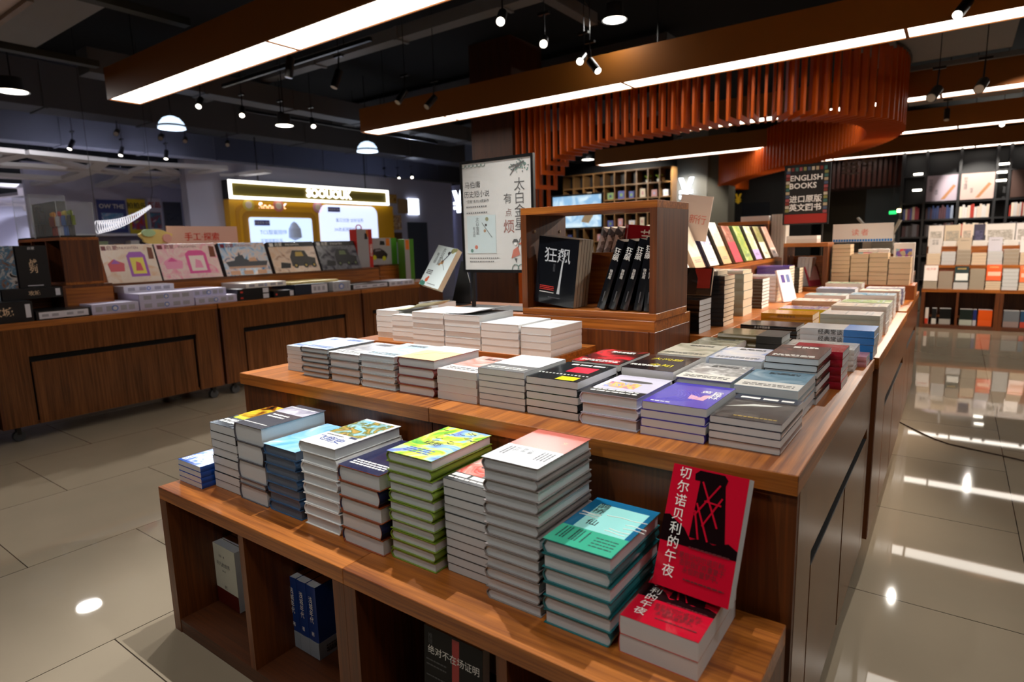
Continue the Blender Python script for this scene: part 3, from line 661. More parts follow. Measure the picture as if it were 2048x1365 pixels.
# ------------------------------------------------------------------ plain white books on the low riser (proofs without jackets)
PZ = .835; PWH = paper('pages_bright', '#f4f4f1'); CWH = flat('cover_plain_white', '#eef0f2', .3, .4, .2, 0, .2, 12, .03)
WS = [(-2.205 + .2, -1.865, 1.765, .117, 5), (-1.862, -1.722, 1.72, .108, 5), (-1.719, -1.552, 1.695, .13, 6), (-1.549, -1.375, 1.695, .128, 6), (-1.372, -1.205, 1.695, .105, 4), (-1.202, -1.075, 1.7, .1, 4)]
WN = ['at the left end', 'second from the left end', 'third from the left', 'below the standing poster', 'in front of the open cube', 'at the right end of the riser']
for (x0, x1, y, H, n), wn in zip(WS, WN):
    bs = stack(x0, x1, y, PZ, n, H, .21 if y < 1.75 else .2, CWH, PWH, 'plain white paperback', wn, art_fn=(lambda c, W, L, T: prints(c, -W * .2, W * .3, [L * .6, L * .66], .003, T, flat('ink_pale', '#b8bac0', .5))))
# lifted front covers of three of them
for (x, y, z, wd, ln, d, cl, l_) in ((-1.83, 1.77, .956, .14, .2, '#d9cfa8', .026, 'loose cream booklet with curled corner lying on the left white stacks'), (-1.462, 1.7, .965, .16, .2, '#eceff0', .016, 'plain white cover sheet curling up on the stack below the poster')):
    mb = MB((x, y, z)); n = 10; top = []; bot = []
    for i in range(n + 1):
        t = i / n; top.append((x - wd / 2 + wd * t, z + .002 + cl * (t ** 3)))
    prof = top + [(p[0], p[1] - .0016) for p in top[::-1]]
    mb.prism(prof, 'y', y, y + ln, flat('sheet_' + d[1:], d, .35)); tag(mb.build('cover_sheet', None), l_, 'paper sheet')
# ------------------------------------------------------------------ things on the pedestal
def place_up(b, foot, rz=0, back=0, lean=0, pivot=(0, 0)):
    """stand a lying book up: length becomes height, cover faces -y. lean > 0 tips its top to +x, back > 0 tips it to +y"""
    R = Matrix.Rotation(lean, 4, 'Y') @ Matrix.Rotation(rz, 4, 'Z') @ Matrix.Rotation(math.pi / 2 - back, 4, 'X')
    P = R @ Vector(pivot + (0,)) if len(pivot) == 2 else R @ Vector(pivot)
    b.matrix_world = Matrix.Translation(Vector(foot) - P) @ R
CUBEZ = .9625
BLK = flat('cover_storm_black', '#0d0f14', .2, .5, .5, 0, .15, 16); TANP = paper('pages_aged', '#a2917c')
proto = book_proto(.186, .262, .0205, BLK, TANP, False, 'L', 'paperback_book')
def a_storm(c, W, L, T, mat=None):
    G = flat('ink_silver', '#b9bcc0', .4)
    text('title', '狂飙', .062, G, c, (.0, L * .72, T + .0004), bold=.006)
    patch(c, 0, 0, 0, 0, T, G, 'title_stroke', poly=[(.024, L * .66), (.03, L * .66), (.024, L * .28), (.024, L * .17), (.01, L * .17), (.014, L * .28)])
    text('author', '徐纪周', .011, INKD, c, (-.01, L * .55, T + .0004), vertical=True)
    prints(c, -W * .38, W * -.02, [L * .26, L * .235, L * .21], .003, T + .0002, INKR); prints(c, -W * .38, -W * .02, [L * .17], .003, T + .0002, INKW); prints(c, -W * .15, W * .15, [L * .1], .003, T + .0002, INKD)
ang = -.05
for k in range(5):
    b = proto if k == 0 else copy_tree(proto)
    place_up(b, (-1.266, 2.032 + k * .0222, CUBEZ + .001), -.03, .0, .12, (.093, 0, .0205)); b.location.x += .083
    tag(b, ['black paperback standing face out in the cube, nearest with its title cover visible', 'black paperback directly behind the face out copy in the cube', 'black paperback in the middle of the face out group in the cube', 'black paperback fourth from the front of the face out group', 'black paperback rearmost of the face out group in the cube'][k], 'book', 'black paperbacks in the display cube')
# move so that the left front foot stands where it should: covers' centre lies half a width to the right
proto2 = book_proto(.19, .264, .03, BLK, TANP, False, 'L', 'paperback_book')
cv = [c for c in proto2.children if c.name.startswith('cover')][0]
text('spine_title', '狂飙', .026, INKW, cv, (-.0964, .21, .015), (0, -math.pi / 2, 0), vertical=True); text('spine_author', '徐纪周', .013, INKW, cv, (-.0964, .135, .015), (0, -math.pi / 2, 0), vertical=True)
prints_m = MB(); prints_m.box(-.0966, -.0962, .03, .07, .013, .017, INKD); prints_m.build('publisher_line', cv)
a_storm([c for c in proto.children if c.name.startswith('cover')][0], .186, .262, .0205)
SX = [(-1.052, .33, 2.03), (-1.004, .32, 2.03), (-.956, .29, 2.03), (-.902, .2, 2.03), (-.862, .075, 2.03)]
for k, (x, ln, y) in enumerate(SX):
    b = proto2 if k == 0 else copy_tree(proto2)
    place_up(b, (x, y, CUBEZ + .001), math.pi / 2, 0, ln, (-.095, 0, .03))
    tag(b, ['black paperback tipped furthest over with its spine facing out of the cube', 'black spine out paperback second from left in the leaning row of the cube', 'black spine out paperback in the middle of the leaning row of the cube', 'black spine out paperback second from right in the leaning row of the cube', 'nearly upright black spine out paperback against the right wall of the cube'][k], 'book', 'black paperbacks in the display cube')
# patterned volumes and a red book leaning the other way behind them
for k in range(3):
    b = book_proto(.15, .22, .03, art('art_brick', ['#2e2d33', '#8c8a90', '#d8d6d8'], 60, kind='vor') if k < 3 else REDC, PC, False, 'L', 'paperback_book') if k == 0 else copy_tree(b)
    place_up(b, (-1.32 + k * .037, 2.47, 1.0605), math.pi / 2, 0, .3, (-.075, 0, .03))
    tag(b, ['leftmost', 'middle', 'rightmost'][k] + ' patterned grey volume leaning behind the open cube', 'book', 'patterned volumes behind the cube')
b = book_proto(.15, .225, .04, cov('#8c1220'), PC, True, 'L', 'hardcover_book'); text('emblem', '艺', .07, INKW, [c for c in b.children if c.name.startswith('cover')][0], (.02, .17, .0405))
place_up(b, (-1.185, 2.475, 1.0605), 1.0, 0, .12, (-.075, 0, .04)); tag(b, 'dark red book with a white emblem peeking out behind the open cube', 'book')
# framed poster on its metal stand
def poster_stand():
    x0, x1, y, z0, z1 = -1.804, -1.415, 2.12, 1.094, 1.578
    e = empty('poster_stand', ((x0 + x1) / 2, y, .935), 'white illustrated poster in black metal frame standing on the pedestal', 'poster stand'); o = e.location
    f = .012
    MB(o).box(x0, x0 + f, y, y + .016, z0, z1, BLACK).box(x1 - f, x1, y, y + .016, z0, z1, BLACK).box(x0 + f, x1 - f, y, y + .016, z0, z0 + f, BLACK).box(x0 + f, x1 - f, y, y + .016, z1 - f, z1, BLACK).build('frame', e)
    for x in (x0 + .042, x1 - .05): MB(o).box(x, x + .014, y, y + .014, .941, z0, BLACK).build('leg', e)
    MB(o).box(x0 - .01, x1 - .02, y - .06, y + .09, .9355, .9405, BLACK).build('base_plate', e)
    sh = MB(o).box(x0 + f, x1 - f, y + .004, y + .014, z0 + f, z1 - f, flat('poster_paper', '#d9d8d4', .55, var=.04, vscale=40)).build('poster_sheet', e)
    R = (math.pi / 2, 0, 0)
    def T(s, sz, m_, x, z, **k): text('poster_lettering', s, sz, m_, sh, (x - o.x, y + .0032 - o.y, z - o.z), R, **k)
    T('太白金星', .057, INKK, -1.487, 1.375, vertical=True); T('有', .046, INKK, -1.548, 1.402); T('点', .036, flat('ink_brown_red', '#7a4030', .5), -1.545, 1.345); T('烦', .06, flat('ink_rust', '#8a3a20', .5), -1.545, 1.285, bold=.008)
    T('马伯庸', .03, INKK, -1.737, 1.472); T('历史短小说', .03, INKK, -1.715, 1.432, sx=.95); T('“见微”系列19周新作', .0145, INKK, -1.712, 1.402)
    mb = MB(o); P = y + .0030
    def hr(x0_, x1_, z, h=.005, m_=INKD):
        x = x0_
        while x < x1_: e_ = min(x + U(.006, .01), x1_); mb.box(x, e_, P - .0004, P, z, z + h, m_); x = e_ + .004
    hr(-1.775, -1.66, 1.378); hr(-1.775, -1.66, 1.352); hr(-1.765, -1.6, 1.155, .004, INKK); hr(-1.765, -1.63, 1.14, .004, INKK)
    mb.build('small_print', sh)
    # printed book cover picture
    mb = MB(o); mb.box(-1.775, -1.615, P - .0006, P, 1.178, 1.342, flat('printed_cover', '#c9dadc', .5)); mb.build('printed_book_picture', sh)
    text('poster_lettering', '太白金星', .02, INKK, sh, (-1.715 - o.x, P - .0008 - o.y, 1.295 - o.z), R, vertical=True)
    text('poster_lettering', '有点烦', .016, INKK, sh, (-1.735 - o.x, P - .0008 - o.y, 1.27 - o.z), R, vertical=True)
    GN = flat('ink_green', '#3f7a6a', .5); mb = MB(o); random.seed(11)
    for k in range(6):      # scalloped cloud edge
        cx = x0 + .02 + k * .022
        mb.tube([(cx + .01 * math.cos(t), P - .0006, z1 - .018 - .012 * math.sin(t)) for t in [i * .45 for i in range(8)]], .0011, GN, 4)
    for k in range(46):     # foliage of the branch
        a = U(0, 6.28); r = U(0, 1); cx = -1.492 + .055 * r * math.cos(a) + .01; cz = 1.535 + .028 * r * math.sin(a); q = U(.002, .0045)
        if cx > x1 - .018: continue
        mb.cyl((cx, P - .001, cz), (cx, P - .0002, cz), q, random.choice([GN, flat('ink_pine', '#2c4a48', .5)]), 7)
    for k in range(7): mb.tube([(-1.46, P - .0006, 1.55), (-1.49 + U(-.02, .01), P - .0006, 1.535 + U(-.01, .01)), (-1.53 + U(-.01, .02), P - .0006, 1.52 + U(-.02, .03))], .0011, INKK, 4)
    mb.build('branch_drawing', sh)
    mb = MB(o); mb.tube([(-1.46, P - .0006, 1.27), (-1.49, P - .0006, 1.235), (-1.50, P - .0006, 1.2)], .0012, INKK, 4)     # small figure with a hat
    mb.prism([(-1.535, 1.155), (-1.49, 1.17), (-1.50, 1.205), (-1.525, 1.19)], 'y', P - .0008, P, flat('ink_vermilion', '#c2542c', .5)); mb.prism([(-1.5, 1.215), (-1.455, 1.235), (-1.447, 1.19), (-1.47, 1.185), (-1.475, 1.21)], 'y', P - .0008, P, flat('ink_vermilion', '#c2542c', .5))
    mb.cyl((-1.512, P - .001, 1.218), (-1.512, P, 1.218), .008, INKW, 12); mb.prism([(-1.53, 1.222), (-1.495, 1.222), (-1.505, 1.236), (-1.52, 1.236)], 'y', P - .0012, P, INKK)
    mb.prism([(-1.52, 1.155), (-1.51, 1.135), (-1.505, 1.155)], 'y', P - .0008, P, INKK)
    for k in range(3): mb.tube([(-1.515 + k * .03 + .018 * math.cos(t), P - .0006, 1.108 + .022 * math.sin(t)) for t in [i * .4 for i in range(9)]], .0013, GN, 4)
    mb.build('figure_drawing', sh)
    mb = MB(o); mb.tube([(-1.69, P - .001, 1.31), (-1.665, P - .001, 1.28), (-1.635, P - .001, 1.245)], .001, INKK, 4)
    for (a, b_, q, m_) in ((-1.662, 1.325, .009, flat('ink_olive', '#8a8a58', .5)), (-1.668, 1.3, .006, INKK), (-1.675, 1.275, .007, flat('ink_ochre', '#a87a48', .5)), (-1.725, 1.205, .009, flat('ink_vermilion', '#c2542c', .5)), (-1.75, 1.19, .008, GN)): mb.cyl((a, P - .0012, b_), (a, P, b_), q, m_, 9)
    mb.build('cover_drawing', sh)
    MB(o).box(x0 + f, x1 - f, y + .0005, y + .0015, z0 + f, z1 - f, GLASSY).build('clear_cover', e)
m, nt, b_ = newmat('clear_acrylic'); b_.inputs['Base Color'].default_value = (1, 1, 1, 1); b_.inputs['Roughness'].default_value = .04; b_.inputs['Alpha'].default_value = .07; b_.inputs['Specular IOR Level'].default_value = .8
GLASSY = m; MATS['clear_acrylic'] = m
poster_stand()
# display book on a black easel at the left
b = book_proto(.148, .21, .03, flat('cover_pale_blue', '#cfdadb', .3, .5, .2, 0, .1, 12), PC, False, 'L', 'paperback_book')
def a_taibai(c, W, L, T):
    text('title', '太白金星', .024, INKK, c, (-.01, L * .74, T + .0004), vertical=True); text('title', '有点烦', .02, INKK, c, (-.04, L * .68, T + .0004), vertical=True)
    mb = MB(); z = T + .0006
    mb.tube([(-.005, L * .75, z), (.02, L * .6, z), (.05, L * .45, z)], .0009, INKK, 4); mb.tube([(.045, L * .92, z), (.03, L * .78, z), (.01, L * .62, z)], .002, flat('ink_slate', '#3a4450', .5), 4)
    for (x, y, q, m_) in ((.05, .93, .014, flat('ink_olive', '#8a8a58', .5)), (.065, .96, .01, flat('ink_olive', '#8a8a58', .5)), (.03, .86, .009, INKK), (.012, .62, .011, flat('ink_ochre', '#a87a48', .5)), (.0, .56, .007, flat('ink_ochre', '#a87a48', .5)), (-.035, .14, .011, flat('ink_vermilion', '#c2542c', .5)), (-.03, .2, .007, flat('ink_vermilion', '#c2542c', .5)), (-.06, .05, .013, flat('ink_green', '#3f7a6a', .5)), (-.045, .04, .012, flat('ink_green', '#3f7a6a', .5))):
        mb.cyl((x, y * L, T), (x, y * L, T + .0004), q, m_, 10)
    mb.build('cover_drawing', c); prints(c, -.06, -.02, [L * .32, L * .28, L * .36], .005, T + .0003, INKD); prints(c, -.02, .04, [L * .06], .003, T + .0003, INKD)
a_taibai([c for c in b.children if c.name.startswith('cover')][0], .148, .21, .03)
place_up(b, (-1.985, 2.075, 1.03), -.17, .5, .16, (0, 0, .03))
tag(b, 'pale blue paperback displayed tilted on the small black easel', 'book')
e = empty('book_easel', (-1.93, 2.21, .9355), 'small black metal easel holding the pale blue book on the pedestal', 'easel'); o = e.location
MB(o).prism([(-1.985, .9355), (-1.865, .9355), (-1.865, 1.04), (-1.895, 1.14), (-1.915, 1.14)], 'y', 2.235, 2.239, BLACK).build('back_plate', e)
MB(o).box(-1.985, -1.865, 2.16, 2.25, .9355, .9385, BLACK).build('foot_plate', e)
bs = stack(-1.99, -1.865, 2.01, .9356, 1, .026, .12, cov('#a9a49c'), PG, 'grey leaflet book with a drawn cover', 'at the pedestal left end', art_fn=blot('ped', ['#b8b4ac', '#8a8680', '#d8d4ce'], 20))
# ------------------------------------------------------------------ riser, spine-front stacks, tilted books along the island
e = empty('riser_block', (-1.29, 3.65, .835), 'walnut step carrying the row of tilted books', 'platform'); o = e.location
MB(o).box(-1.56, -1.045, 2.44, 4.86, 1.04, 1.06, WY).build('top_board', e); MB(o).box(-1.063, -1.045, 2.44, 4.86, .835, 1.04, WZ).box(-1.56, -1.063, 2.44, 2.458, .835, 1.04, WZ).build('skirt', e)
TS = [(-1.035, -.82, 2.41, .138, 6, .145, '#121212', PG, 'jet black cover paperback'), (-1.02, -.80, 2.665, .22, 11, .15, '#3a3b3f', PC, 'charcoal spined book'), (-1.035, -.826, 3.06, .205, 5, .16, '#93a09a', PC, 'thick sage green volume'),
      (-1.035, -.826, 3.42, .16, 9, .15, '#3a2a20', PW, 'dark brown spined book'), (-1.035, -.84, 3.78, .155, 7, .16, '#c9c4c6', PC, 'pale grey spined book'), (-1.035, -.838, 4.12, .195, 11, .15, '#5a4a98', PC, 'purple spined book'),
      (-1.03, -.84, 4.44, .17, 9, .13, '#1e241c', PC, 'black and green spined book'), (-.985, -.85, 4.94, .13, 7, .13, '#d9d3cc', PC, 'whitish far book')]
for x0, x1, y, H, n, dp, col, pg, d in TS: spine_front(x0, x1, y, .835, n, H, dp, cov(col), pg, d, 'on the long riser')
# books leaning in front of those stacks
def leaner(W, L, T, col, foot, rz, back, label, fn=None, page=PC, grp=None, lean=0):
    b = book_proto(W, L, T, cov(col), page, False, 'L', 'paperback_book'); place_up(b, foot, rz, back, lean, (0, 0, 0)); tag(b, label, 'book', grp)
    if fn: fn([c for c in b.children if c.name.startswith('cover')][0], W, L, T)
    return b
leaner(.13, .12, .012, '#151515', (-.9, 2.6, .974), 0, .3, 'black and red picture book leaning on the charcoal stack beside the cube', lambda c, W, L, T: (patch(c, -W * .1, W * .45, L * .25, L * .97, T, flat('scarlet_disc', '#b03028', .3)), patch(c, 0, 0, 0, 0, T + .0002, flat('black_dress', '#0c0d10', .3), 'figure_print', poly=[(-W * .4, 0.002), (W * .02, 0.002), (W * .02, L * .6), (-W * .1, L * .92), (-W * .25, L * .9), (-W * .38, L * .55)])))
leaner(.13, .19, .012, '#e9e2e6', (-.775, 3.83, .836), 1.2, .3, 'white booklet with two small purple pictures leaning on the pale grey stack', lambda c, W, L, T: (patch(c, -W * .3, -W * .05, L * .6, L * .85, T, flat('pic_purple', '#5a4a90', .3)), patch(c, W * .08, W * .32, L * .6, L * .85, T, flat('pic_blue', '#6a78a8', .3))))
leaner(.12, .17, .012, '#c8485a', (-.79, 4.75, .836), 1.1, .35, 'crimson and pink booklet leaning outward near the far end of the riser', lambda c, W, L, T: patch(c, -W * .45, W * .45, L * .4, L, T, flat('pic_rose', '#e8b0a8', .3)))
# row of tilted groups, covers towards the aisle
GR = [('#e4ddd2', ['#e8e2d8', '#a9b8c0', '#f0eae0'], .5, '#efe4da', 'white and grey cover'), ('#e9dcc8', ['#f5ead6', '#f7eedd', '#e8d9c0'], .25, '#e0a47a', 'cream and apricot cover'), ('#2c2a4a', ['#6a6ab8', '#e8e6f4', '#8a88c8', '#3c3a78'], .5, '#f5e9dc', 'indigo portrait cover'),
      ('#1e1c1a', ['#f0e2d4', '#d8c8b8', '#f4ece0'], .42, '#b8905a', 'black spine cream and ochre cover'), ('#5a4030', ['#b07868', '#8a5a50', '#c89888'], .55, '#b83040', 'mauve and crimson cover'), ('#4a6a3c', ['#b8b860', '#7f9a58', '#c8c48a'], .0, '#fff', 'leaf green cover'),
      ('#3a3c38', ['#f0ece4', '#d8d4a0', '#a8b890', '#f4eee8'], .3, '#a890c0', 'white cover with green leaves'), ('#3a2418', ['#b0a870', '#858850', '#b8a880'], .5, '#ece0c8', 'olive landscape cover'), ('#6a5848', ['#f0d0c0', '#e8b0a0', '#f4e4dc'], .3, '#f4dcd4', 'pink cover')]
for k, (sc_, cols, bd, bc, d) in enumerate(GR):
    y0 = 2.80 + k * .232; n = 4 if k not in (5, 7) else 2
    pr = None
    for j in range(n):
        if pr is None: b = pr = book_proto(.15, .24 if k != 3 else .26, .018, cov(sc_), PC, False, 'L', 'paperback_book')
        else: b = copy_tree(pr)
        R = Matrix.Rotation(-.42, 4, 'Y') @ Matrix.Rotation(math.pi / 2, 4, 'Z') @ Matrix.Rotation(math.pi / 2, 4, 'X')
        P = R @ Vector((-.075, 0, 0)); b.matrix_world = Matrix.Translation(Vector((-1.072 - j * .0205, y0, 1.062)) - P) @ R
        tag(b, f"{['front', 'second', 'third', 'rear'][j]} tilted paperback with {d} in the row on the step", 'book', 'tilted paperbacks on the step, ' + d)
    c = [q for q in pr.children if q.name.startswith('cover')][0]; L = .24 if k != 3 else .26
    patch(c, -.0745, .0745, .001, L - .001, .0181, art('art_g%d' % k, cols, 14))
    if bd: patch(c, -.0745, .0745, .001, L * bd, .0183, flat('band_g%d' % k, bc, .4))
    prints(c, -.04, .04, [.03, .04], .004, .0186, INKD)
    # flat loose book in front
for i, y in enumerate((2.47,)):
    spine_front(-1.03, -.83, 2.67, 1.0555, 1, .02, .14, cov('#d9d4c8'), PC, 'cream magazine', 'atop the charcoal pile')
spine_front(-1.03, -.83, 3.06, 1.0405, 1, .018, .15, cov('#dfe3de'), PC, 'pale lettered magazine', 'atop the sage volumes', fn=sp_text('ooooooo', .01, INKK, .5))
# open cubes behind
open_cube(-1.56, -1.18, 4.98, 5.25, .836, 1.335, 'far open walnut cube behind the tilted books, left one')
open_cube(-.985, -.705, 4.62, 4.86, .836, 1.165, 'far open walnut cube beside the tan book stacks')
e = tag(MB((-1.3, 5.05, 1.336)).box(-1.40, -1.19, 5.04, 5.09, 1.336, 1.375, flat('card_white', '#e6e2e0', .5)).box(-1.40, -1.19, 5.06, 5.062, 1.375, 1.48, flat('smoked_acrylic', '#1b2026', .1)).build('acrylic_sign_holder'), 'dark clear sign holder on a white foot atop the far left cube', 'sign holder')
for k in range(4):
    b = book_proto(.14, .2, .022, cov('#e8e6e8'), PW, False, 'L', 'paperback_book') if k == 0 else copy_tree(b)
    place_up(b, (-.9 + k * .024, 4.72, .863), math.pi / 2, 0, .08, (-.07, 0, .022)); tag(b, ['leftmost', 'second', 'third', 'rightmost'][k] + ' white spined book standing inside the cube beside the tan stacks', 'book', 'white books in the far cube')
for k in range(5):
    b = book_proto(.12, .26, .02, cov('#ded6cc'), PW, False, 'L', 'paperback_book') if k == 0 else copy_tree(b)
    place_up(b, (-1.15 + k * .0215, 5.04, .836), math.pi / 2, 0, .0, (-.06, 0, .02)); b.scale = (1, 2.1, 1); tag(b, ['first', 'second', 'third', 'fourth', 'last'][k] + ' tall cream folio standing upright right of the far left cube', 'book', 'tall cream folios')
stack(-.98, -.78, 4.66, 1.1655, 2, .05, .14, cov('#efe9e2'), PW, 'creased white brochure', 'on top of the far cube')
# tan stacks on their platform
e = slab(-.69, -.2, 4.69, 5.0, .787, .88, 'riser_platform', 'short walnut platform under the four tan book stacks', m=flat('walnut_orange_edge', '#96501f', .4))
for k, (x0, x1, H, n) in enumerate([(-.69, -.578, .27, 10), (-.575, -.47, .205, 7), (-.467, -.358, .21, 7), (-.355, -.232, .182, 5)]):
    stack(x0, x1, 4.7, .8802, n, H, .17, cov('#c2ab8c'), paper('pages_kraft', '#e6c8a2'), 'kraft tan book', ['in the leftmost tan stack', 'in the second tan stack', 'in the third tan stack', 'in the rightmost tan stack'][k], spine='L')
# boxed magazines and a picture box behind the tan stacks
MAGB = flat('box_white', '#f4ece8', .5)
for k in range(6):
    ob = MB((0, 0, 0)).box(-.0145, .0145, 0, .14, 0, .23, MAGB).box(-.0147, .0147, -.0004, 0, .19, .21, flat('mag_tab%d' % k, ['#4aa0c0', '#d8707c', '#c85a98', '#5ab0a0', '#d83a48', '#e0a0c8'][k], .4)).build('magazine_file', None, (-.54 + k * .03, 4.9, .8802))
    tag(ob, ['leftmost', 'second', 'third', 'fourth', 'fifth', 'rightmost'][k] + ' white magazine volume standing behind the tan stacks', 'magazine', 'white magazine volumes')
ob = MB((-.28, 4.93, .8802)).box(-.345, -.225, 4.9, 4.96, .8802, 1.15, MAGB).box(-.33, -.24, 4.8985, 4.8998, 1.06, 1.11, art('art_cars', ['#e05a6a', '#4a6ac8', '#e8b040', '#7ac0e0'], 40, kind='vor')).build('picture_box'); tag(ob, 'white box with a colourful car picture behind the rightmost tan stack', 'box')
# notices
e = empty('notice_board', (-.56, 5.06, .88), 'white notice with two pink characters and a coloured strip behind the tan stacks', 'notice'); o = e.location
bd_ = MB(o).box(-.745, -.365, 5.06, 5.065, 1.16, 1.29, flat('notice_white', '#f4ebe4', .5)).build('board', e); MB(o).box(-.56, -.55, 5.066, 5.076, .88, 1.2, BLACK).build('stem', e)
text('lettering', '读者', .05, flat('ink_pink', '#f08a7c', .5), bd_, (-.01, -.0006, 1.225 - o.z), (math.pi / 2, 0, 0), spacing=1.4)
mb = MB(o)
for k in range(22): mb.box(-.74 + k * .017, -.727 + k * .017, 5.059, 5.06, 1.163, 1.18, flat('strip%d' % (k % 5), ['#2f7fc8', '#2a2f38', '#3a9aa8', '#e8a8c8', '#e06a88'][min(4, k // 5)], .5))
mb.build('colour_strip', bd_)
def eng_sign():
    y = 4.9; x0, x1, z0, z1 = -1.06, -.755, 1.295, 1.722
    e = empty('english_books_sign', ((x0 + x1) / 2, y, .835), 'black framed sign reading ENGLISH BOOKS above two lines of Chinese on a pole', 'sign'); o = e.location; f = .01
    MB(o).box(x0, x0 + f, y, y + .015, z0, z1, BLACK).box(x1 - f, x1, y, y + .015, z0, z1, BLACK).box(x0 + f, x1 - f, y, y + .015, z0, z0 + f, BLACK).box(x0 + f, x1 - f, y, y + .015, z1 - f, z1, BLACK).build('frame', e)
    MB(o).box(-.80, -.79, y + .016, y + .026, .836, z0 + .1, BLACK).build('pole', e)
    s = MB(o).box(x0 + f, x1 - f, y + .004, y + .012, z0 + f, z1 - f, flat('sign_black', '#171516', .35)).build('panel', e)
    mb = MB(o); mb.box(x0 + f, x1 - f, y + .0032, y + .004, z0 + f, z0 + .075, flat('sign_crimson', '#9a1c14', .4)); random.seed(4)
    for k in range(34):
        t = k / 34
        if k < 10: a, c, w_, h_ = x0 + .02 + k * .027, z1 - .045, .018, .025
        else: a = x0 + .013 if k % 2 else x1 - .04; c = z0 + .08 + (k - 10) * .0125; w_, h_ = .026, .02
        mb.box(a, a + w_, y + .0032, y + .004, c, c + h_, flat('spine_dot%d' % (k % 7), ['#b8a88a', '#7a2a22', '#3a6a68', '#9a4a50', '#8a8a50', '#4a5a78', '#c8c0b0'][k % 7], .4))
    mb.build('shelf_picture', s)
    for t_, sz, z, b_ in (('ENGLISH', .055, 1.625, .02), ('BOOKS', .055, 1.57, .02), ('进口原版', .054, 1.475, .02), ('英文图书', .054, 1.415, .02)): text('lettering', t_, sz, flat('ink_sign', '#ffffff', .5), s, ((-.005 if t_ != 'BOOKS' else -.026), .0025, z - o.z), (math.pi / 2, 0, 0), bold=b_, sx=1.0)
eng_sign()
# tilted pink card on a stick
R = Matrix.Rotation(.16, 4, 'Y')
c = MB().box(-.085, .085, 0, .003, -.115, .115, flat('card_pink', '#e6cfc2', .6)).build('hanging_card', None); c.matrix_world = Matrix.Translation((-1.13, 3.2, 1.325)) @ R
tag(c, 'tilted pale pink card with red characters rising behind the open cube', 'card')
text('lettering', '新', .05, flat('ink_coral', '#d8705a', .5), c, (.0, -.0006, -.01), (math.pi / 2, 0, 0)); text('lettering', '行', .05, flat('ink_coral', '#d8705a', .5), c, (.045, -.0006, -.01), (math.pi / 2, 0, 0))
MB().box(-.003, .003, .0032, .0062, -.27, .05, BLACK).build('stick', c)
# ------------------------------------------------------------------ books standing in the low shelf cubes
b = book_proto(.148, .212, .03, flat('cover_ivory', '#dcdccb', .35, .5, .2), PG, False, 'L', 'paperback_book'); place_up(b, (-1.888, .943, .046), -.02, .0, 0, (0, 0, .03))
tag(b, 'ivory paperback with a dark red band standing in the left cube of the low shelf', 'book', 'ivory paperbacks in the low cube')
def a_world(c, W, L, T):
    patch(c, -W / 2, W / 2, 0, L * .26, T, flat('band_maroon', '#571812', .3)); text('author', '路遥　著', .009, INKD, c, (-.01, L * .82, T + .0004)); text('title', '平凡的世界', .017, INKD, c, (-.005, L * .68, T + .0004)); text('volume', '第一部', .007, INKD, c, (-.003, L * .58, T + .0004)); text('emblem', '村', .016, INKD, c, (.0, L * .31, T + .0006))
a_world([c for c in b.children if c.name.startswith('cover')][0], .148, .212, .03)
for k in range(4):
    c = book_proto(.148, .212, .03, cov('#6d6e6a'), PG, False, 'L', 'paperback_book') if k == 0 else copy_tree(c)
    place_up(c, (-1.888, .975 + k * .031, .046), -.02, .0, 0, (0, 0, .03)); tag(c, ['ivory paperback right behind the banded front copy', 'ivory paperback in the middle behind the front copy', 'ivory paperback next to last in the cube', 'ivory paperback at the back of the left cube'][k], 'book', 'ivory paperbacks in the low cube')
BLU = flat('cover_deep_blue', '#173a7c', .22, .5, .4, 0, .1, 14, .1, 10); GB = flat('belly_band_grey', '#9aa0a8', .35)
for k in range(3):
    if k == 0:
        c = book_proto(.15, .225, .043, BLU, PG, False, 'L', 'paperback_book'); cv = [q for q in c.children if q.name.startswith('cover')][0]
        MB().box(-.0756, .0755, -.0003, .052, -.0004, .0431, GB).build('belly_band', cv)
        text('spine_title', '浅城年代', .022, INKW, cv, (-.0766, .15, .0215), (0, -math.pi / 2, 0), vertical=True, sx=.8); text('spine_author', '著', .014, INKW, cv, (-.0766, .075, .0215), (0, -math.pi / 2, 0), vertical=True)
        prints(cv, -.05, .06, [.03, .022, .014], .004, .0434, INKD)
    else: c = copy_tree(c)
    place_up(c, (-1.535 + .0445 * (k + 1), .945, .046), math.pi / 2, 0, 0, (-.075, 0, .043)); tag(c, ['leftmost', 'middle', 'rightmost'][k] + ' of three thick blue paperbacks with grey bands in the second cube', 'book', 'blue paperbacks in the low cube')
b = book_proto(.17, .235, .025, flat('cover_matt_black', '#0c0c0e', .5, .25), PG, False, 'L', 'paperback_book'); place_up(b, (-.845, .905, .046), 0.0, .22, 0, (0, 0, .0)); b.location.z += .115; b.location.y -= .03
b.location = (-.83, .93, .1)
place_up(b, (-.83, .9, .14), .0, .06, 0, (0, 0, 0)); tag(b, 'black paperback with a red lighter picture standing on black copies in the third cube', 'book', 'black paperbacks in the low cube')
def a_alibi(c, W, L, T):
    text('title', '绝对不在场证明', .0215, INKW, c, (.003, L * .77, T + .0007)); mb = MB(); mb.box(W * .0, W * .12, L * .5, L * .98, T, T + .0003, flat('lighter_red', '#a81c22', .3)); mb.cyl((W * .07, L * .5, T), (W * .07, L * .5, T + .0005), .016, flat('lighter_grey', '#5c6068', .25), 16); mb.box(W * .0, W * .14, L * .02, L * .42, T, T + .0003, flat('lighter_red', '#a81c22', .3)); mb.build('lighter_picture', c)
    prints(c, -W * .45, -W * .1, [L * .66, L * .61, L * .5], .0035, T + .0003, INKD); text('author', '推理', .014, INKD, c, (-W * .38, L * .88, T + .0004), vertical=True)
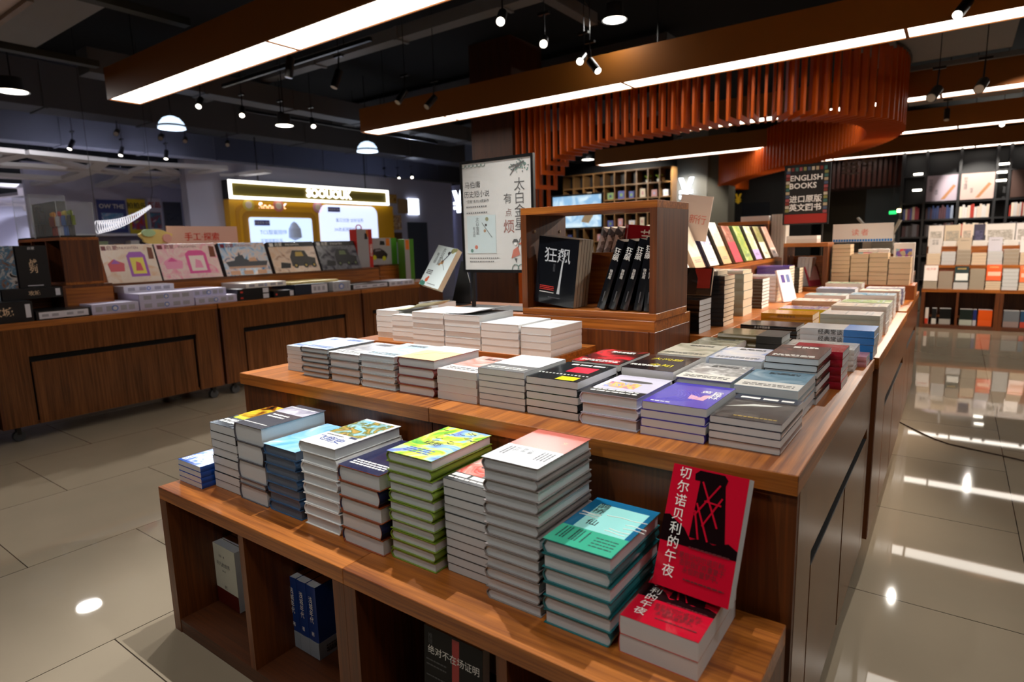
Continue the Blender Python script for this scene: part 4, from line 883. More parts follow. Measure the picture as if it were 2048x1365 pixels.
a_alibi([c for c in b.children if c.name.startswith('cover')][0], .17, .235, .025)
stack(-.925, -.735, .87, .0455, 4, .09, .22, cov('#121214'), PG, 'black hidden paperback', 'inside the third cube')
b = book_proto(.13, .2, .03, cov('#8a2430', .25), PG, False, 'L', 'paperback_book'); place_up(b, (-.727, .94, .115), math.pi / 2, 0, 0, (-.065, 0, 0)); 
place_up(b, (-.675, .955, .0455), 0, 0, 0, (.0, 0, 0)); b.scale = (.28, 1.35, 1)
text('lettering', '50', .02, INKG, [c for c in b.children if c.name.startswith('cover')][0], (0, .17, .0306)); tag(b, 'narrow dark red box book marked 50 at the right of the third cube', 'book')
# ------------------------------------------------------------------ ceiling services
GREYP = flat('ceiling_panel_grey', '#8a8b8e', .8, .2, var=.06, vscale=3); DUCT = flat('duct_grey', '#606268', .7, .3); DUCTL = flat('duct_light', '#77797e', .6, .3)
def slabc(x0, x1, y0, y1, z, h, m, name='ceiling_panel', label=None, cat='ceiling panel', group='grey ceiling panels'):
    return tag(MB(((x0 + x1) / 2, (y0 + y1) / 2, z)).box(x0, x1, y0, y1, z, z + h, m).build(name), label, cat, group)
for k, (x0, x1, nm) in enumerate([(-5.35, -3.75, 'nearest the middle'), (-7.15, -5.5, 'in the middle'), (-8.95, -7.35, 'farthest left')]):
    slabc(x0, x1, .4, 2.35 if k < 2 else 1.9, 3.15, .04, GREYP, label=f'large grey ceiling panel behind the upper left light box, {nm}')
for k, (x, nm) in enumerate(((-5.42, 'right'), (-7.25, 'left'))):
    slabc(x - .05, x + .05, -.5, 2.9, 3.1, .06, flat('rail_olive', '#33342e', .6), 'ceiling_rail', f'dark steel rail between the grey ceiling panels, {nm} one', 'ceiling rail', 'ceiling rails')
def duct(p0, p1, w_, h_, m, label, name='air_duct', cat='air duct', group='air ducts under the ceiling'):
    p0, p1 = Vector(p0), Vector(p1); c = (p0 + p1) / 2; d = (p1 - p0); L_ = d.length; a = math.atan2(d.y, d.x)
    ob = MB().box(-L_ / 2, L_ / 2, -w_ / 2, w_ / 2, 0, h_, m)
    k = int(L_ / 1.2)
    for i in range(1, k): ob.box(-L_ / 2 + i * L_ / k - .02, -L_ / 2 + i * L_ / k + .02, -w_ / 2 - .015, w_ / 2 + .015, -.015, h_, m)
    q = ob.build(name, None, c); q.rotation_euler = (0, 0, a); return tag(q, label, cat, group)
duct((-9.6, -2, 3.05), (-9.6, 12, 3.05), .5, .55, DUCT, 'long grey air duct along the toy shop side of the ceiling')
duct((-7.6, 2.9, 3.1), (-7.6, 14, 3.1), .28, .25, DUCT, 'narrow air duct beside the hanging spot tracks')
duct((-11.8, -1, 2.95), (-11.8, 14, 2.95), .35, .5, DUCT, 'farthest left air duct above the white lattice')
duct((-9.2, 5.0, 3.4), (-2.2, 5.0, 3.4), .16, .12, DUCTL, 'light grey cable tray crossing above the second light box', 'cable_tray', 'cable tray', 'cable trays')
duct((-9.3, 7.6, 3.37), (-3, 7.6, 3.37), .3, .3, DUCT, 'crossing duct in front of the yellow sign')
duct((-9.3, 10.4, 3.37), (-4.3, 10.4, 3.37), .5, .3, DUCT, 'far crossing duct above the yen sign')
duct((-2.9, 3.4, 3.2), (-2.9, 5.4, 3.2), .1, .1, DUCT, 'short duct beside the round recessed lamp')
duct((-1.6, 3.3, 3.3), (3, 3.3, 3.3), .2, .12, DUCT, 'dark cable tray above the near spotlights', 'cable_tray', 'cable tray', 'cable trays')
for k, (x, y0, y1) in enumerate(((-.95, 6.2, 8.1), (.5, 6.2, 8.1), (-.7, 8.9, 10.8), (.6, 8.9, 10.8), (-.5, 11.6, 13.5))):
    slabc(x, x + 1.25, y0, y1, 3.0, .05, GREYP, label=f'grey ceiling panel between the right light boxes, {["first", "second", "third", "fourth", "fifth"][k]} from the front')
duct((-.62, 6.3, 2.95), (-.62, 8.3, 2.95), .05, .05, DUCTL, 'steel strut right of the slatted ribbon', 'ceiling_strut', 'strut', 'ceiling struts'); duct((-.62, 8.28, 2.95), (3, 8.28, 2.95), .05, .05, DUCTL, 'steel strut running to the right behind the ribbon', 'ceiling_strut', 'strut', 'ceiling struts')
# ------------------------------------------------------------------ track spotlights
GL = glow('spot_lens', '#fff4e4', 7); GLO = flat('spot_lens_off', '#cfc6b8', .2); 
def spot(pos, aim, label, on=True, power=0, size=.05, ang=40, col=(1, .93, .82), blend=.5, track=True, ztrack=None, ln=.16, rad=.034, soft=.009):
    """cylindrical track head whose lens is at pos and points at aim"""
    p = Vector(pos); a = Vector(aim); d = (a - p).normalized(); back = p - d * ln
    zt = ztrack or back.z + .12
    e = empty('track_spotlight', (back.x, back.y, zt), label, 'spotlight', 'track spotlights'); o = e.location
    MB(o).cyl(back, p, rad, BLACK, 16).build('lamp_head', e, smooth=False)
    MB(o).cyl(p + d * .0005, p + d * .003, rad * .86, GL if on else GLO, 16).build('lens', e)
    MB(o).box(back.x - .05, back.x + .05, back.y - .016, back.y + .016, zt - .02, zt, BLACK).cyl((back.x, back.y, zt - .02), back + d * .03, .007, BLACK, 8).cyl((back.x, back.y, zt), (back.x, back.y, CZ), .004, BLACK, 5).build('bracket', e)
    if power:
        L_ = bpy.data.lights.new('spot', 'SPOT'); L_.energy = power; L_.spot_size = math.radians(ang); L_.spot_blend = blend; L_.shadow_soft_size = soft; L_.color = col
        lo = bpy.data.objects.new('spot_beam', L_); COL.objects.link(lo); lo.parent = e; lo.location = p + d * .01 - o
        lo.rotation_euler = d.to_track_quat('-Z', 'Y').to_euler()
    return e
def track(x0, y0, x1, y1, z, label):
    p0, p1 = Vector((x0, y0, z)), Vector((x1, y1, z)); d = (p1 - p0).normalized(); n = Vector((-d.y, d.x, 0)) * .017
    mb = MB((p0 + p1) / 2); mb.add([p0 - n, p1 - n, p1 + n, p0 + n, p0 - n + Vector((0, 0, .035)), p1 - n + Vector((0, 0, .035)), p1 + n + Vector((0, 0, .035)), p0 + n + Vector((0, 0, .035))], [(0, 3, 2, 1), (4, 5, 6, 7), (0, 1, 5, 4), (1, 2, 6, 5), (2, 3, 7, 6), (3, 0, 4, 7)], BLACK)
    for t in (.15, .5, .85):
        q = p0.lerp(p1, t); mb.cyl(q + Vector((0, 0, .03)), (q.x, q.y, CZ), .004, BLACK, 5)
    tag(mb.build('light_track'), label, 'light track', 'light tracks')
def sp(px, py, z, aim, label, **k): q = onz(px, py, z); return spot(q, aim, label, ztrack=z + .28, **k)
TW = (1, .985, .95)
sp(1001, 43, 2.75, (-1.55, 1.55, .9), 'glaring near spotlight in the top centre, leftmost of the row', power=90, ang=46, col=TW)
sp(1087, 88, 2.75, (-1.0, 1.2, .8), 'second glaring spotlight of the top centre row', power=60, ang=46, col=TW)
sp(1160, 123, 2.75, (-1.7, 1.0, .5), 'third glaring spotlight of the top centre row', power=50, ang=44, col=TW)
sp(1196, 142, 2.7, (-1.0, 4.4, .9), 'black spotlight turned right beside the third glaring one', power=90, ang=44)
sp(1915, 30, 2.62, (-.9, 3.4, 1.0), 'black spotlight at the upper right corner over the light box', power=300, ang=55)
sp(1862, 196, 2.38, (-.9, 4.6, 1.0), 'black spotlight hanging right of the ribbon, left of two', on=False, power=120, ang=50, ln=.17, rad=.042)
sp(1958, 178, 2.40, (-.5, 4.0, .9), 'black spotlight hanging right of the ribbon, right of two', on=False, ln=.17, rad=.042)
sp(2004, 250, 2.7, (.3, 9.6, .9), 'small spotlight farther along the right aisle', power=420, ang=60)
sp(1893, 240, 2.7, (-.2, 9.6, .9), 'dim spotlight below the third light box', on=False)
sp(2031, 318, 2.95, (.6, 9.7, .9), 'tiny glaring spotlight near the right edge', power=330, ang=60)
sp(397, 213, 2.85, (-5.6, 2.4, 1.0), 'spotlight left of the bright quartet under the first light box', power=260, ang=45, col=TW)
sp(484, 231, 2.85, (-5.6, 3.2, 1.0), 'second spotlight of the quartet under the first light box', power=260, ang=45, col=TW)
sp(564, 242, 2.85, (-5.6, 4.0, 1.0), 'third spotlight of the quartet, above a small pendant', power=240, ang=45, col=TW)
sp(627, 253, 2.85, (-5.6, 4.6, 1.0), 'fourth spotlight of the quartet under the first light box', power=200, ang=45, col=TW)
for k, (x, y) in enumerate(((139, 298), (241, 311), (332, 318))): sp(x, y, 2.85, (-11, 3.0 + k, 1.0), f'small glaring spotlight far over the toy shop, {["left", "middle", "right"][k]} of three', power=520, ang=80, col=(.88, .9, 1))
for k, (x, y) in enumerate(((232, 268), (321, 277), (370, 283), (455, 290), (577, 155), (668, 175), (795, 205), (853, 214))): sp(x, y, 2.85 if k < 4 else 2.62, (-5.5, 1.5 + k * .5, .9) if k < 4 else (-4.8, 3, .8), f'unlit black spotlight head, {ORD[k].replace("topmost", "first").replace(" from top", "")} counted from the left track', on=False)
for k, (x, y) in enumerate(((773, 358), (798, 357), (824, 355))): sp(x, y, 2.85, (-8.5, 9, 1.0), f'spotlight of the far cluster beside the yellow sign, {["left", "middle", "bright right"][k]}', on=k > 0, power=(0, 0, 400)[k], ang=80, col=(.7, .8, 1))
track(-5.2, 1.47, 1.6, 1.47, 3.22, 'black light track above the near table rows')
WW = (1, .80, .62)
for x_, y_, aim_, pw, an, l_, cl in [(-2.45, 1.47, (-1.8, 1.25, .8), 110, 55, 'leftmost spotlight above the near table rows', TW), (-1.6, 1.47, (-1.35, 1.5, .8), 175, 60, 'second spotlight above the near table rows', TW), (-.5, 1.47, (-1.25, 1.0, .6), 28, 60, 'third spotlight above the near table rows', TW), (.5, 1.47, (-.4, 1.4, .8), 45, 60, 'rightmost spotlight above the near table rows', TW)]:
    spot((x_, y_, 2.95), aim_, l_, power=pw, ang=an, col=cl, ztrack=3.22)
spot((-1.1, -1.3, 2.9), (-1.05, .95, .45), 'added fill spotlight unseen behind the viewer aimed at the low shelf', power=62, ang=52, col=TW, ztrack=3.22)  # unseen lamp added to fill the front faces and cubes with light
track(.9, 2.6, .9, 7.4, 3.22, 'black light track along the right aisle')
for y_, aim_, pw, l_ in [(3.1, (-.85, 3.0, 1.0), 170, 'first spotlight of the aisle track'), (4.3, (-.85, 4.1, 1.0), 200, 'second spotlight of the aisle track'), (5.4, (-.7, 4.85, 1.1), 260, 'third spotlight of the aisle track'), (7.0, (.1, 9.6, 1.1), 480, 'last spotlight of the aisle track')]:
    spot((.9, y_, 2.95), aim_, l_, power=pw, ang=55, col=WW, ztrack=3.22)
q = onz(1001, 43, 2.75); track(-2.6, q.y - .25, -.3, q.y + .35, 3.22, 'black light track carrying the glaring spotlights')
track(-7.2, 4.2, -4.6, 4.2, 3.13, 'black light track under the upper left light box'); track(-.4, 4.6, 1.4, 4.6, 3.2, 'black light track at the upper right')
track(-8.2, 5.0, -8.2, 9.0, 3.13, 'black light track before the yellow sign')
def downlight(px, py, z, label, r=.11, dome=False, s=10, power=0, col=(1, .98, .95)):
    q = onz(px, py, z); e = empty('pendant_lamp' if dome else 'recessed_downlight', (q.x, q.y, z), label, 'ceiling lamp', None); o = e.location
    if dome:
        prof = [(r * .25, r * .95), (r * .6, r * .8), (r * .88, r * .45), (r, 0), (r * .96, 0), (r * .84, r * .44), (r * .56, r * .76), (r * .2, r * .9)]
        MB(o).lathe(prof, (q.x, q.y, z), glow('lamp_shade_glow', '#cfe6ff', 1.6), 28).build('shade', e, smooth=True); MB(o).cyl((q.x, q.y, z + .005), (q.x, q.y, z + .01), r * .93, glow('lamp_disc_cool', '#eaf6ff', 8), 28).build('diffuser', e)
        MB(o).cyl((q.x, q.y, z + r * .9), (q.x, q.y, 3.09 if -7.8 < q.x < -7.4 else CZ), .006, BLACK, 8).build('cord', e); MB(o).lathe([(r * 1.01, .02), (r * 1.03, .03), (r * 1.01, .04)], (q.x, q.y, z), DUCT, 24).build('ring', e)
    else:
        MB(o).lathe([(r * 1.15, 0), (r * 1.15, .008), (r * .8, .03), (r * .75, .14), (0.001, .14)], (q.x, q.y, z), DUCT, 26).build('housing', e, smooth=True); MB(o).cyl((q.x, q.y, z + .002), (q.x, q.y, z + .007), r, glow('lamp_disc_warm', '#fff6e6', s), 26).build('diffuser', e)
        MB(o).cyl((q.x, q.y, z + .14), (q.x, q.y, CZ), .006, BLACK, 6).build('rod', e)
    if power:
        L_ = bpy.data.lights.new('disc', 'AREA'); L_.shape = 'DISK'; L_.size = r * 1.8; L_.energy = power; L_.color = col
        lo = bpy.data.objects.new('disc_light', L_); COL.objects.link(lo); lo.parent = e; lo.location = (0, 0, -.005)
downlight(1229, 41, 3.2, 'round lit downlight with loose cables, top centre right', .1, power=3)
downlight(25, 184, 2.9, 'round lit downlight at the left edge of the picture', .13, power=15)
downlight(344, 258, 2.65, 'glowing bluish dome pendant below the upper left light box', .15, True, power=12, col=(.8, .9, 1))
downlight(735, 304, 2.65, 'glowing bluish dome pendant left of the wood pillar', .16, True, power=12, col=(.8, .9, 1))
downlight(569, 252, 2.75, 'small lit disc lamp under the spotlight quartet', .1, power=5)
spot((-4.6, 12.2, 2.9), (-4.85, 13.4, 1.6), 'spotlight washing the grey pillar with the yen sign', power=120, ang=70, ztrack=3.2)
spot((-6.2, 10.9, 2.9), (-6.2, 12.5, 1.5), 'spotlight washing the oak grid bookcase', power=110, ang=100, ztrack=3.2)
spot((.1, 12.6, 2.9), (.22, 14, 1.9), 'spotlight washing the pinkish poster', power=260, ang=45, ztrack=3.2)
downlight(1176, 320, 2.9, 'small lit downlight between the ribbon and the far bookcase', .12); downlight(877, 387, 2.9, 'far lit disc lamp left of the poster', .15, power=20)
mb = MB(); q = onz(1190, 40, 3.3)
random.seed(2)
for k in range(5): mb.tube([q + Vector((U(-.04, .04) - t * .02, U(-.05, .05), -.02 + .05 * math.sin(t * 1.7 + k) + t * .03)) for t in range(6)], .003, flat('cable_%d' % (k % 2), ['#6a5a48', '#2a2a2c'][k % 2], .5), 5)
tag(mb.build('cable_bundle'), 'loose bundle of thin cables beside the round top downlight', 'cables')

for k, (x, y, pw) in enumerate(((110, 390, 70), (247, 386, 90), (70, 402, 60))): downlight(x, y, 2.25, 'small white lamp under the lattice canopy, ' + ['middle', 'right', 'left'][k] + ' of three', .09, s=8, power=pw, col=(.85, .87, 1))

tag(MB((-7, 1.5, 2.98)).box(-9, -5.40, 1.16, 1.75, 3.0, 3.04, flat('panel_mauve', '#d8c8c4', .7)).box(-9, -5.36, 1.75, 1.79, 2.97, 3.04, flat('panel_trim', '#8a7a70', .6)).build('ceiling_hatch'), 'pale mauve ceiling panel at the upper left corner of the picture', 'ceiling panel')
# ------------------------------------------------------------------ toy display run at the left
LX = -4.93
for k, (y0, y1, s0, s1, d) in enumerate([(-.42, 1.12, -.2, .9, 'left toy display table closest to the viewer, partly out of view'), (1.13, 2.64, 1.332, 2.44, 'left toy display table with a long slot under the purple boxes'), (2.65, 4.16, 2.852, 3.95, 'left toy display table under the black and navy boxes'), (4.17, 5.02, 4.3, 4.95, 'short last toy display table at the far end of the left run')]):
    table_unit(-5.95, LX, y0, y1, d, side='R', sy0=s0, sy1=s1, gap=s1 - .012, group='left toy tables', bottom=.1)
def slab2(x0, x1, y0, y1, z0, z1, label, m=None): return slab(x0, x1, y0, y1, z0, z1, 'display_step', label, 'platform', m)
slab2(-5.95, -5.42, 2.0, 4.86, .787, .982, 'walnut step carrying the five tilted toy boxes', flat('walnut_step', '#70401f', .4))
slab2(-5.60, -5.40, 4.87, 5.01, .787, .87, 'low walnut step below the car box at the end of the toy run')
def tbox(name, x0, x1, y0, y1, z0, z1, mat, label, fn=None, group=None, rot=None, cat='box'):
    """closed toy box; fn adds the printing on its +x face"""
    e = empty(name, (x1, (y0 + y1) / 2, z0), label, cat, group); o = e.location
    c = MB(o).box(x0, x1, y0, y1, z0, z1, mat).build('carton', e, bevel=.0015)
    if fn: fn(c, y1 - y0, z1 - z0)
    if rot: e.rotation_euler = rot
    return e
def fp(c, y0, y1, z0, z1, mat, name='print', d=.0006):      # patch on the +x face, box-local coords
    return MB().box(.0, d, y0, y1, z0, z1, mat).build(name, c)
def ft(c, s, size, mat, y, z, **k): text('lettering', s, size, mat, c, (.0014, y, z), (math.pi / 2, 0, math.pi / 2), **k)
LAV = flat('box_lilac', '#c9c4e2', .4); PALE = flat('box_label_pale', '#dad8e4', .5)
def f_label(c, w_, h_):
    mb = MB()
    for y in (-.42, -.2, .1, .28): mb.box(0, .0008, w_ * y, w_ * (y + .13), h_ * .25, h_ * .75, flat('label_print', '#a7a5b4', .6))
    mb.build('label_print', c)
    MB().cyl((0, -w_ * .02, h_ * .5), (.0012, -w_ * .02, h_ * .5), h_ * .3, flat('roundel_blue', '#5a7ac8', .5), 16).cyl((.0012, -w_ * .02, h_ * .5), (.0016, -w_ * .02, h_ * .5), h_ * .19, PALE, 16).build('roundel', c)
def f_white(c, w_, h_): fp(c, -w_ * .45, w_ * .46, h_ * .12, h_ * .88, PALE, 'white_label'); prnt = MB(); [prnt.box(.0006, .0012, w_ * y, w_ * (y + .12), h_ * .35, h_ * .65, flat('label_print', '#a7a5b4', .6)) for y in (-.4, -.22, .05, .25)]; prnt.build('label_print', c)
BLKB = flat('box_black', '#16161a', .35)
G1 = 'flat toy boxes on the left tables'
tbox('toy_box', -5.3, -4.975, 1.42, 1.74, .788, .848, BLKB, 'flat black toy box with white label, nearest on the worktop edge', f_white, G1)
tbox('toy_box', -5.3, -4.975, 1.75, 2.063, .788, .862, LAV, 'single flat lilac toy box beside the flat black one', f_label, G1)
tbox('toy_box', -5.35, -4.975, 2.07, 2.48, .788, .85, LAV, 'lower lilac toy box of the pair below the pink cartons', f_label, G1)
tbox('toy_box', -5.35, -4.975, 2.07, 2.48, .8502, .912, LAV, 'upper lilac toy box of the pair below the pink cartons', f_label, G1)
tbox('toy_box', -5.4, -5.22, 2.07, 2.45, .9122, .965, PALE, 'pale box on the rear of the lilac pair', f_label, G1)
tbox('toy_box', -5.35, -4.975, 2.49, 2.845, .788, .85, LAV, 'lower lilac toy box right of the pair', f_label, G1)
tbox('toy_box', -5.38, -5.02, 2.49, 2.78, .8502, .912, LAV, 'upper lilac toy box set back right of the pair', f_label, G1)
def f_blackend(c, w_, h_): fp(c, w_ * .28, w_ * .46, h_ * .1, h_ * .9, PALE, 'white_label'); fp(c, -w_ * .42, -w_ * .34, h_ * .3, h_ * .6, flat('logo_red', '#c84030', .4), 'red_mark')
tbox('toy_box', -5.35, -4.975, 2.855, 3.16, .788, .837, BLKB, 'lower of two stacked black toy boxes', f_blackend, G1); tbox('toy_box', -5.35, -4.975, 2.855, 3.16, .8372, .888, BLKB, 'upper of two stacked black toy boxes', f_blackend, G1)
tbox('toy_box', -5.4, -5.0, 2.95, 3.35, .8882, .93, flat('box_white', '#e6e0e4', .5), 'white flat box resting on the two black ones', f_label, G1)
tbox('toy_box', -5.35, -4.975, 3.2, 3.41, .788, .845, BLKB, 'small black toy box right of the stacked pair', f_blackend, G1)
tbox('toy_box', -5.33, -5.1, 3.45, 3.62, .846 - .058, .9, flat('box_yellow', '#d8b820', .4), 'yellow toy box between black and navy boxes', None, G1) if False else None
def f_navy(c, w_, h_): fp(c, -w_ * .02, w_ * .46, h_ * .08, h_ * .92, PALE, 'white_label'); prnt = MB(); [prnt.box(.0006, .0012, w_ * y, w_ * (y + .08), h_ * .3, h_ * .7, flat('label_print', '#a7a5b4', .6)) for y in (.04, .16, .3)]; prnt.build('label_print', c)
NVY = flat('box_navy', '#1c2438', .4)
tbox('toy_box', -5.35, -4.975, 3.42, 3.80, .788, .885, NVY, 'thick navy toy box with white end label', f_navy, G1)
tbox('toy_box', -5.35, -4.975, 3.85, 4.07, .788, .885, flat('box_grey', '#b8b8c0', .4), 'thick pale toy box beside the navy one', f_label, G1)
tbox('toy_box', -5.35, -4.975, 4.08, 4.59, .788, .84, BLKB, 'long dark toy box with pale label towards the far end', f_white, G1)
tbox('toy_box', -5.3, -4.975, 4.6, 4.98, .788, .84, PALE, 'pale flat toy box at the far end', f_label, G1)
tbox('toy_box', -5.39, -5.05, 3.43, 3.98, .8852, .905, flat('box_cream_yellow', '#e8d28a', .5), 'thin cream and yellow box across the navy one', None, G1)
# tilted cartons with pictures
def pic(c, w_, h_, bg, cols, band, bandc, kind, txt):
    fp(c, -w_ / 2 + .004, w_ / 2 - .004, .004, h_ - .004, bg, 'cover_print')
    if band: fp(c, -w_ / 2 + .004, w_ / 2 - .004, h_ * .84, h_ - .004, bandc, 'title_band', .0010)
    fp(c, -w_ * .46, -w_ * .38, h_ * .85, h_ * .96, flat('logo_patch_' + kind, '#e8e4e4' if band else '#7a2030', .4), 'logo_patch', .0014)
    ft(c, '启蒙', h_ * .13, txt, -w_ * .27, h_ * .905, bold=.01); ft(c, 'ENLIGHTEN', h_ * .09, txt, w_ * .02, h_ * .905)
    mb = MB(); D = .0016
    P = lambda pts, m_, d=D: mb.prism([(w_ * a, h_ * b_) for a, b_ in pts], 'x', 0, d, m_)
    A, B, C_ = [flat('toy_%s_%d' % (kind, i), q, .4) for i, q in enumerate(cols)]
    if kind == 'ship':
        P([(-.4, .28), (.42, .28), (.47, .42), (.1, .42), (.0, .5), (-.3, .45), (-.44, .42)], A); P([(-.4, .22), (.4, .22), (.42, .28), (-.4, .28)], B, .0018); P([(-.25, .45), (-.02, .45), (-.05, .62), (-.1, .62), (-.12, .72), (-.15, .6), (-.22, .56)], A, .0018); P([(.05, .42), (.25, .42), (.2, .55), (.08, .52)], C_, .0018)
        for i in (-.4, -.12, .18): P([(i, .03), (i + .2, .03), (i + .2, .15), (i, .15)], C_, .0020)
    elif kind in ('truck', 'jeep'):
        P([(-.1, .2), (.42, .2), (.45, .45), (.3, .5), (.25, .7), (-.02, .72), (-.1, .5)], A); P([(.02, .52), (.2, .52), (.18, .66), (.04, .66)], B, .0020); P([(-.35, .15), (-.15, .15), (-.12, .3), (-.32, .34)], C_)
        for i in (-.02, .2, .38): mb.cyl((0, w_ * i, h_ * .22), (.0024, w_ * i, h_ * .22), h_ * .09, C_, 14); mb.cyl((.0024, w_ * i, h_ * .22), (.0028, w_ * i, h_ * .22), h_ * .04, B, 10)
    else:
        P([(-.05, .15), (.3, .15), (.3, .7), (.24, .8), (.02, .8), (-.05, .7)], A); P([(.0, .22), (.25, .22), (.25, .65), (.0, .65)], B, .0020); P([(.06, .3), (.2, .3), (.18, .5), (.1, .55)], C_, .0024); P([(-.4, .3), (-.15, .3), (-.12, .5), (-.3, .62), (-.42, .5)], C_, .0018); P([(-.36, .5), (-.2, .5), (-.28, .62)], A, .0022); P([(.36, .6), (.46, .6), (.47, .9), (.38, .92)], flat('toy_hair', '#7a4028', .5), .002)
    mb.build('toy_picture', c)
TILT = [(2.05, 2.46, '#f3ddcc', ['#f3ddcc', '#f6e6d8', '#eec8a8'], ['#a85ac0', '#f0e060', '#e05a6a'], False, '#c08a90', 'house', 'cream toy carton with a dollhouse picture, first of the tilted row'),
        (2.47, 3.0, '#f6c6d0', ['#f8b8c8', '#fbe0d8', '#f890b0'], ['#e860a0', '#fbe8e0', '#f6a0c0'], False, '#b04060', 'play', 'pink toy carton with a playset picture, second of the tilted row'),
        (3.03, 3.5, '#8fb0d8', ['#5a94c8', '#c8d8ec', '#f0d8d0', '#3a78b0'], ['#50525a', '#c8a08a', '#e0b090'], False, '#404860', 'ship', 'blue toy carton with a grey warship picture, third of the tilted row'),
        (3.53, 4.07, '#e6c8b0', ['#e8c0a0', '#f0d8c8', '#b88a70'], ['#3e3a38', '#c8a850', '#1e1c1c'], True, '#16161a', 'truck', 'sand toy carton with a military truck picture, fourth of the tilted row'),
        (4.09, 4.62, '#55565e', ['#3a3b42', '#8a8a92', '#5a5a64', '#1e1e24'], ['#202226', '#6a7a50', '#101014'], True, '#121216', 'jeep', 'dark toy carton with a black jeep picture, fifth of the tilted row')]
for y0, y1, edge, bgc, cols, bnd, tx, kd, d in TILT:
    h_ = .33
    def f(c, w_, hh): pic(c, w_, hh, art('art_toy_' + kd, bgc, 9), cols, bnd, flat('band_' + kd, '#17171b', .35), kd, flat('ink_' + kd, '#e8e2dc' if bnd else '#8a3040', .5))
    tbox('toy_carton', -5.52, -5.45, y0, y1, .9825, .9825 + h_, flat('edge_' + kd, '#1c1a20' if kd in ('ship', 'truck', 'jeep', 'play') else edge, .4), d, f, 'tilted toy cartons on the step', rot=(0, -.36, 0)).location.x = -5.43
# upright cartons at the end
def f_car(red):
    def f(c, w_, h_):
        fp(c, -w_ / 2 + .003, w_ / 2 - .003, .003, h_ - .003, flat('carton_grey', '#a7a3a6', .5), 'cover_print'); fp(c, w_ * (.26 if red else .3), w_ / 2, 0, h_, flat('spine_red', '#c82a20', .4) if red else flat('spine_green', '#4f8a2a', .4), 'colour_strip', .0012)
        fp(c, w_ * .12, w_ * .25, h_ * (.7 if not red else .8), h_ * .98, flat('patch_orange', '#e07820', .4), 'orange_patch', .0012)
        if red: text('lettering', 'SEMBO', .045, INKW, c, (.003, w_ * .39, h_ * .45), (math.pi / 2, math.pi / 2, math.pi / 2), bold=.01)
        mb = MB()
        P = lambda pts, m_, d=.0016: mb.prism([(w_ * a, h_ * b_) for a, b_ in pts], 'x', 0, d, m_)
        if not red:
            P([(-.46, .28), (.1, .2), (.16, .38), (.05, .52), (-.1, .62), (-.3, .6), (-.42, .46)], flat('car_dark', '#2a1e22', .3)); P([(-.28, .5), (-.08, .52), (-.05, .58), (-.25, .58)], flat('car_glass', '#8a8890', .2), .002)
            for i, j in ((-.3, .28), (.03, .24)): mb.cyl((0, w_ * i, h_ * j), (.0024, w_ * i, h_ * j), h_ * .09, flat('wheel_lime', '#c8c820', .4), 14)
        P([(-.1 if not red else .0, .74), (.08 if not red else .2, .74), (.06 if not red else .17, .88), (-.08 if not red else .03, .9)], BLKB)
        mb.build('toy_picture', c)
    return f
tbox('toy_carton', -5.62, -5.5, 4.63, 4.855, .983, 1.42, flat('edge_carton', '#c82a20', .4), 'tall grey toy carton with a red lettered spine', f_car(True), None)
tbox('toy_carton', -5.56, -5.44, 5.31, 5.46, .7875, 1.30, flat('edge_green', '#4f8a2a', .4), 'tall toy carton with a green spine at the end of the toy run', lambda c, w_, h_: (fp(c, w_ * .05, w_ / 2, 0, h_, flat('spine_green', '#4f8a2a', .4), 'green_strip', .0012), fp(c, -w_ / 2, w_ * .05, h_ * .0, h_, flat('carton_grey', '#a7a3a6', .5), 'grey_panel', .001), fp(c, -w_ * .4, w_ * .0, h_ * .75, h_ * .98, flat('patch_orange', '#e07820', .4), 'orange_patch', .0014)), None)
e = tbox('toy_carton', -5.75, -5.63, 4.90, 5.36, 1.0, 1.32, flat('carton_grey', '#a7a3a6', .5), 'grey toy carton with a dark car picture and lime wheels', f_car(False), None)
slab2(-6.2, -5.61, 5.03, 5.45, .787, .999, 'walnut block below the car carton', WZ)
table_unit(-6.3, -5.2, 5.04, 5.7, 'small walnut table behind the end of the toy run', group=None)
# loop of a hanging pink ring toy on top
mb = MB((-5.7, 4.85, 1.42)); mb.tube([(-5.56 + .0 * t, 4.72 + .04 * math.cos(t), 1.435 + .035 * math.sin(t)) for t in [i * .42 for i in range(16)]], .006, flat('ring_crimson', '#c8203c', .4), 8); tag(mb.build('toy_ring'), 'crimson ring toy on top of the red spined carton', 'toy')
# ---- walnut cabinet with open cells and clear cases on top
def cab():
    x0, x1, y0, y1 = -6.08, -5.2, 1.69, 1.935
    pedestal2 = slab2(x0 - .02, x1 + .01, 1.66, 1.985, .788, 1.0, 'walnut plinth under the open toy cabinet', WZ)
    e = empty('open_cabinet', ((x0 + x1) / 2, (y0 + y1) / 2, 1.0), 'walnut cabinet with open cells beneath the clear toy cases', 'cabinet'); o = e.location; t = .02
    MB(o).box(x0, x1, y0, y1, 1.001, 1.02, WX).build('bottom_board', e); MB(o).box(x0, x1, y0, y1, 1.325, 1.345, WX).build('top_board', e)
    for a in (x0, x0 + .28, x0 + .58, x1 - t): MB(o).box(a, a + t, y0, y1, 1.02, 1.325, WZ).build('side_board' if a in (x0, x1 - t) else 'divider', e)
    MB(o).box(x0 + t, x1 - t, y1 - .01, y1, 1.02, 1.325, WZ).build('back_board', e)
cab()
CLR, nt, b_ = newmat('clear_case'); b_.inputs['Base Color'].default_value = (.9, .95, 1, 1); b_.inputs['Roughness'].default_value = .03; b_.inputs['Alpha'].default_value = .07; b_.inputs['Specular IOR Level'].default_value = .9
